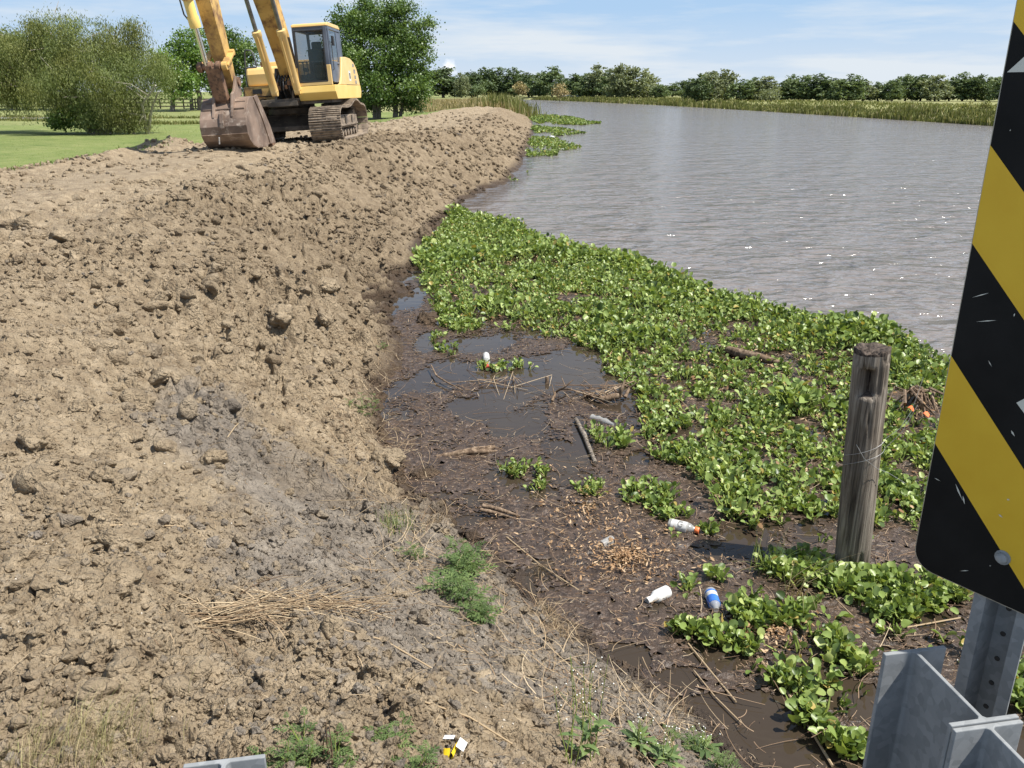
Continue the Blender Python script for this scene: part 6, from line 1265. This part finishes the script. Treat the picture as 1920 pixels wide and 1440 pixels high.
    kn = Vector((bx - .05, -6.62, 1.72)); c0 = Vector((bx - .20, -7.35, 4.0)); kp = Vector((bx - .17, kn.y, kn.z)); dd = (kp - c0).normalized(); Lc = (kp - c0).length
    q = MB(); q.lathe([(0, .09), (Lc - .92, .09), (Lc - .9, .105), (Lc - .72, .105), (Lc - .71, .07)], c0, kp, 18); bc = q.build('bucket_cylinder', SK, X, smooth=True)
    q = MB(); q.lathe([(Lc - 1.25, .095), (Lc - 1.25, .108), (Lc - 1.2, .108), (Lc - 1.2, .095)], c0, kp, 18); q.build('pipe_clamp', AY, bc)
    q = MB(); q.tube([c0 + dd * (Lc - .72), kp], .05, 14); q.build('rod', M['chrome'], bc, smooth=True)
    q = MB(); q.tube([c0 + Vector((-.14, -.02, 0)), c0 + dd * (Lc - .95) + Vector((-.14, -.02, 0)), c0 + dd * (Lc - .8) + Vector((-.07, 0, 0))], .016, 6); q.build('oil_pipe', M['rail'], bc, smooth=True)
    lk = empty('linkage', (0, 0, 0)); lk.parent = X
    q = MB(); q.tube([(bx - .36, kn.y, kn.z), (bx + .14, kn.y, kn.z)], .062, 14)
    for x in (bx - .30, bx - .10, bx + .05): q.tube([(x - .03, kn.y, kn.z), (x + .04, kn.y, kn.z)], .095, 16)
    q.build('knuckle_pin', M['rust'], lk, smooth=True)
    q = MB(); q.prism([(kn.y - .09, kn.z - .02), (kn.y + .1, kn.z), (-6.30, 1.10), (-6.50, 1.08)], bx - .20, bx + .08); q.build('bucket_link', M['rust'], lk, bevel=.03)
    q = MB()
    for x in (bx - .24, bx + .17): q.bar((x, kn.y, kn.z), (x, -6.12, 1.98), .05, .15, (1, 0, 0))
    q.tube([(bx + .12, kn.y + .0, kn.z + .0), (bx + .22, kn.y, kn.z)], .08, 14); q.tube([(bx - .26, -6.12, 1.98), (bx + .24, -6.12, 1.98)], .06, 12); q.build('idler_links', AY, lk, bevel=.008)
    q = MB(); q.tube([(bx - .25, -6.40, 1.08), (bx + .1, -6.40, 1.08)], .075, 14); q.build('link_pin', M['rust'], lk, smooth=True)
    # ---- bucket
    bk = empty('bucket', (0, 0, 0)); bk.parent = X; x0, x1 = bx - .46, bx + .45
    pr = [(-6.02, 1.22), (-6.36, 1.20), (-6.52, 1.04), (-6.62, .92), (-6.72, .78), (-6.78, .62), (-6.76, .46), (-6.66, .32), (-6.48, .20), (-6.22, .13), (-5.9, .11), (-5.5, .12), (-5.0, .17)]
    pr = [(y, .18 + (z - .11) * .88) for y, z in pr]
    def shell(pa, th, xa, xb, mat, nm, par):
        pa = np.array(pa); n = len(pa); dn = np.gradient(pa, axis=0); dn /= np.linalg.norm(dn, axis=1)[:, None]; inn = np.stack([-dn[:, 1], dn[:, 0]], 1)
        if (inn[n // 2] @ (np.array([-5.9, .8]) - pa[n // 2])) < 0: inn = -inn
        prof = [tuple(p) for p in pa] + [tuple(p) for p in (pa + inn * th)[::-1]]; q = MB(); q.prism(prof, xa, xb); return q.build(nm, mat, par, bevel=.004)
    q = MB(); th = .035; n = len(pr); pa = np.array(pr); dn = np.gradient(pa, axis=0); dn /= np.linalg.norm(dn, axis=1)[:, None]; inn = np.stack([-dn[:, 1], dn[:, 0]], 1); inn = inn * np.sign((inn * (np.array([-5.9, .8]) - pa)).sum(1))[:, None]; pi = pa + inn * th
    for i in range(n - 1):
        V = [(x, *p) for x in (x0 + .03, x1 - .03) for p in (pa[i], pa[i + 1], pi[i + 1], pi[i])]; q.add(V, [(0, 4, 5, 1), (3, 2, 6, 7), (0, 1, 2, 3), (4, 7, 6, 5)] + ([(0, 3, 7, 4)] if i == 0 else []) + ([(1, 5, 6, 2)] if i == n - 2 else []))
    q.build('shell', M['bucket'], bk, fix=False)
    side = pr + [(-5.0, .28), (-5.25, .55), (-5.6, .92), (-5.82, 1.16)]
    for xx in (x0, x1 - .03):
        q = MB(); q.prism(side, xx, xx + .03); sp_ = q.build('side_plate', M['bucket'], bk, bevel=.004)
        q = MB(); o = .012 if xx > 0 else -.012; q.prism([(-5.82, 1.18), (-6.08, 1.14), (-5.72, .76), (-5.45, .34), (-5.38, .20), (-4.98, .21), (-5.2, .55), (-5.55, .92)], xx - .006 + o, xx + .036 + o); q.build('edge_plate', M['bucket'], sp_, bevel=.004)
    # wear strap over the lower half, step across the shell
    q = MB(); lp = np.array(pr[6:12]); 
    for i in range(len(lp) - 1):
        a, b = lp[i], lp[i + 1]; nn2 = -inn[6 + i]; V = [(x, *(p + nn2 * o)) for x in (x0 + .002, x1 - .002) for p, o in ((a, .001), (b, .001), (b, .018), (a, .018))]; q.add(V, [(0, 1, 5, 4), (3, 7, 6, 2), (0, 4, 7, 3), (1, 2, 6, 5), (0, 3, 2, 1), (4, 5, 6, 7)])
    q.build('wear_plate', M['bucket'], bk)
    q = MB(); q.bar((x0 + .05, -6.44, 1.065), (x1 - .05, -6.44, 1.065), .03, .03); q.bar((x0 + .05, -6.585, .945), (x1 - .05, -6.585, .945), .025, .025); q.build('stiffener', M['bucket'], bk, bevel=.004)
    for x in (bx - .19, bx + .17):
        q = MB(); q.prism([(-6.72, .80), (-6.60, 1.02), (-6.50, 1.22), (-6.35, 1.28), (-6.12, 1.55), (-5.95, 1.52), (-5.92, 1.2), (-6.3, 1.1), (-6.5, .95)], x - .02, x + .03); e = q.build('bucket_ear', M['bucket'], bk, bevel=.006)
        q = MB(); q.tube([(x - .05, -6.04, 1.44), (x + .06, -6.04, 1.44)], .085, 14); q.build('hinge_boss', M['rust'], e, smooth=True)
    q = MB(); q.prism([(-6.80, .58), (-6.80, .70), (-6.74, .86), (-6.66, .93), (-6.6, .85)], bx - .06, bx + .02); q.build('lifting_eye', M['bucket'], bk, bevel=.01)
    for k in range(5):
        x = x0 + .1 + (x1 - x0 - .2) * k / 4; q = MB(); q.prism([(-5.05, .12), (-5.0, .26), (-4.74, .2), (-4.74, .16)], x - .045, x + .045); q.build('tooth', M['rust'], bk, bevel=.01)
    q = MB(); q.box((bx - .12, -6.79, .37), (.022, .012, .14), Matrix.Rotation(.25, 3, 'Y') @ Matrix.Rotation(.35, 3, 'X')); q.build('pale_scrape', M['decalwhite'], bk, bevel=.004)
excavator()
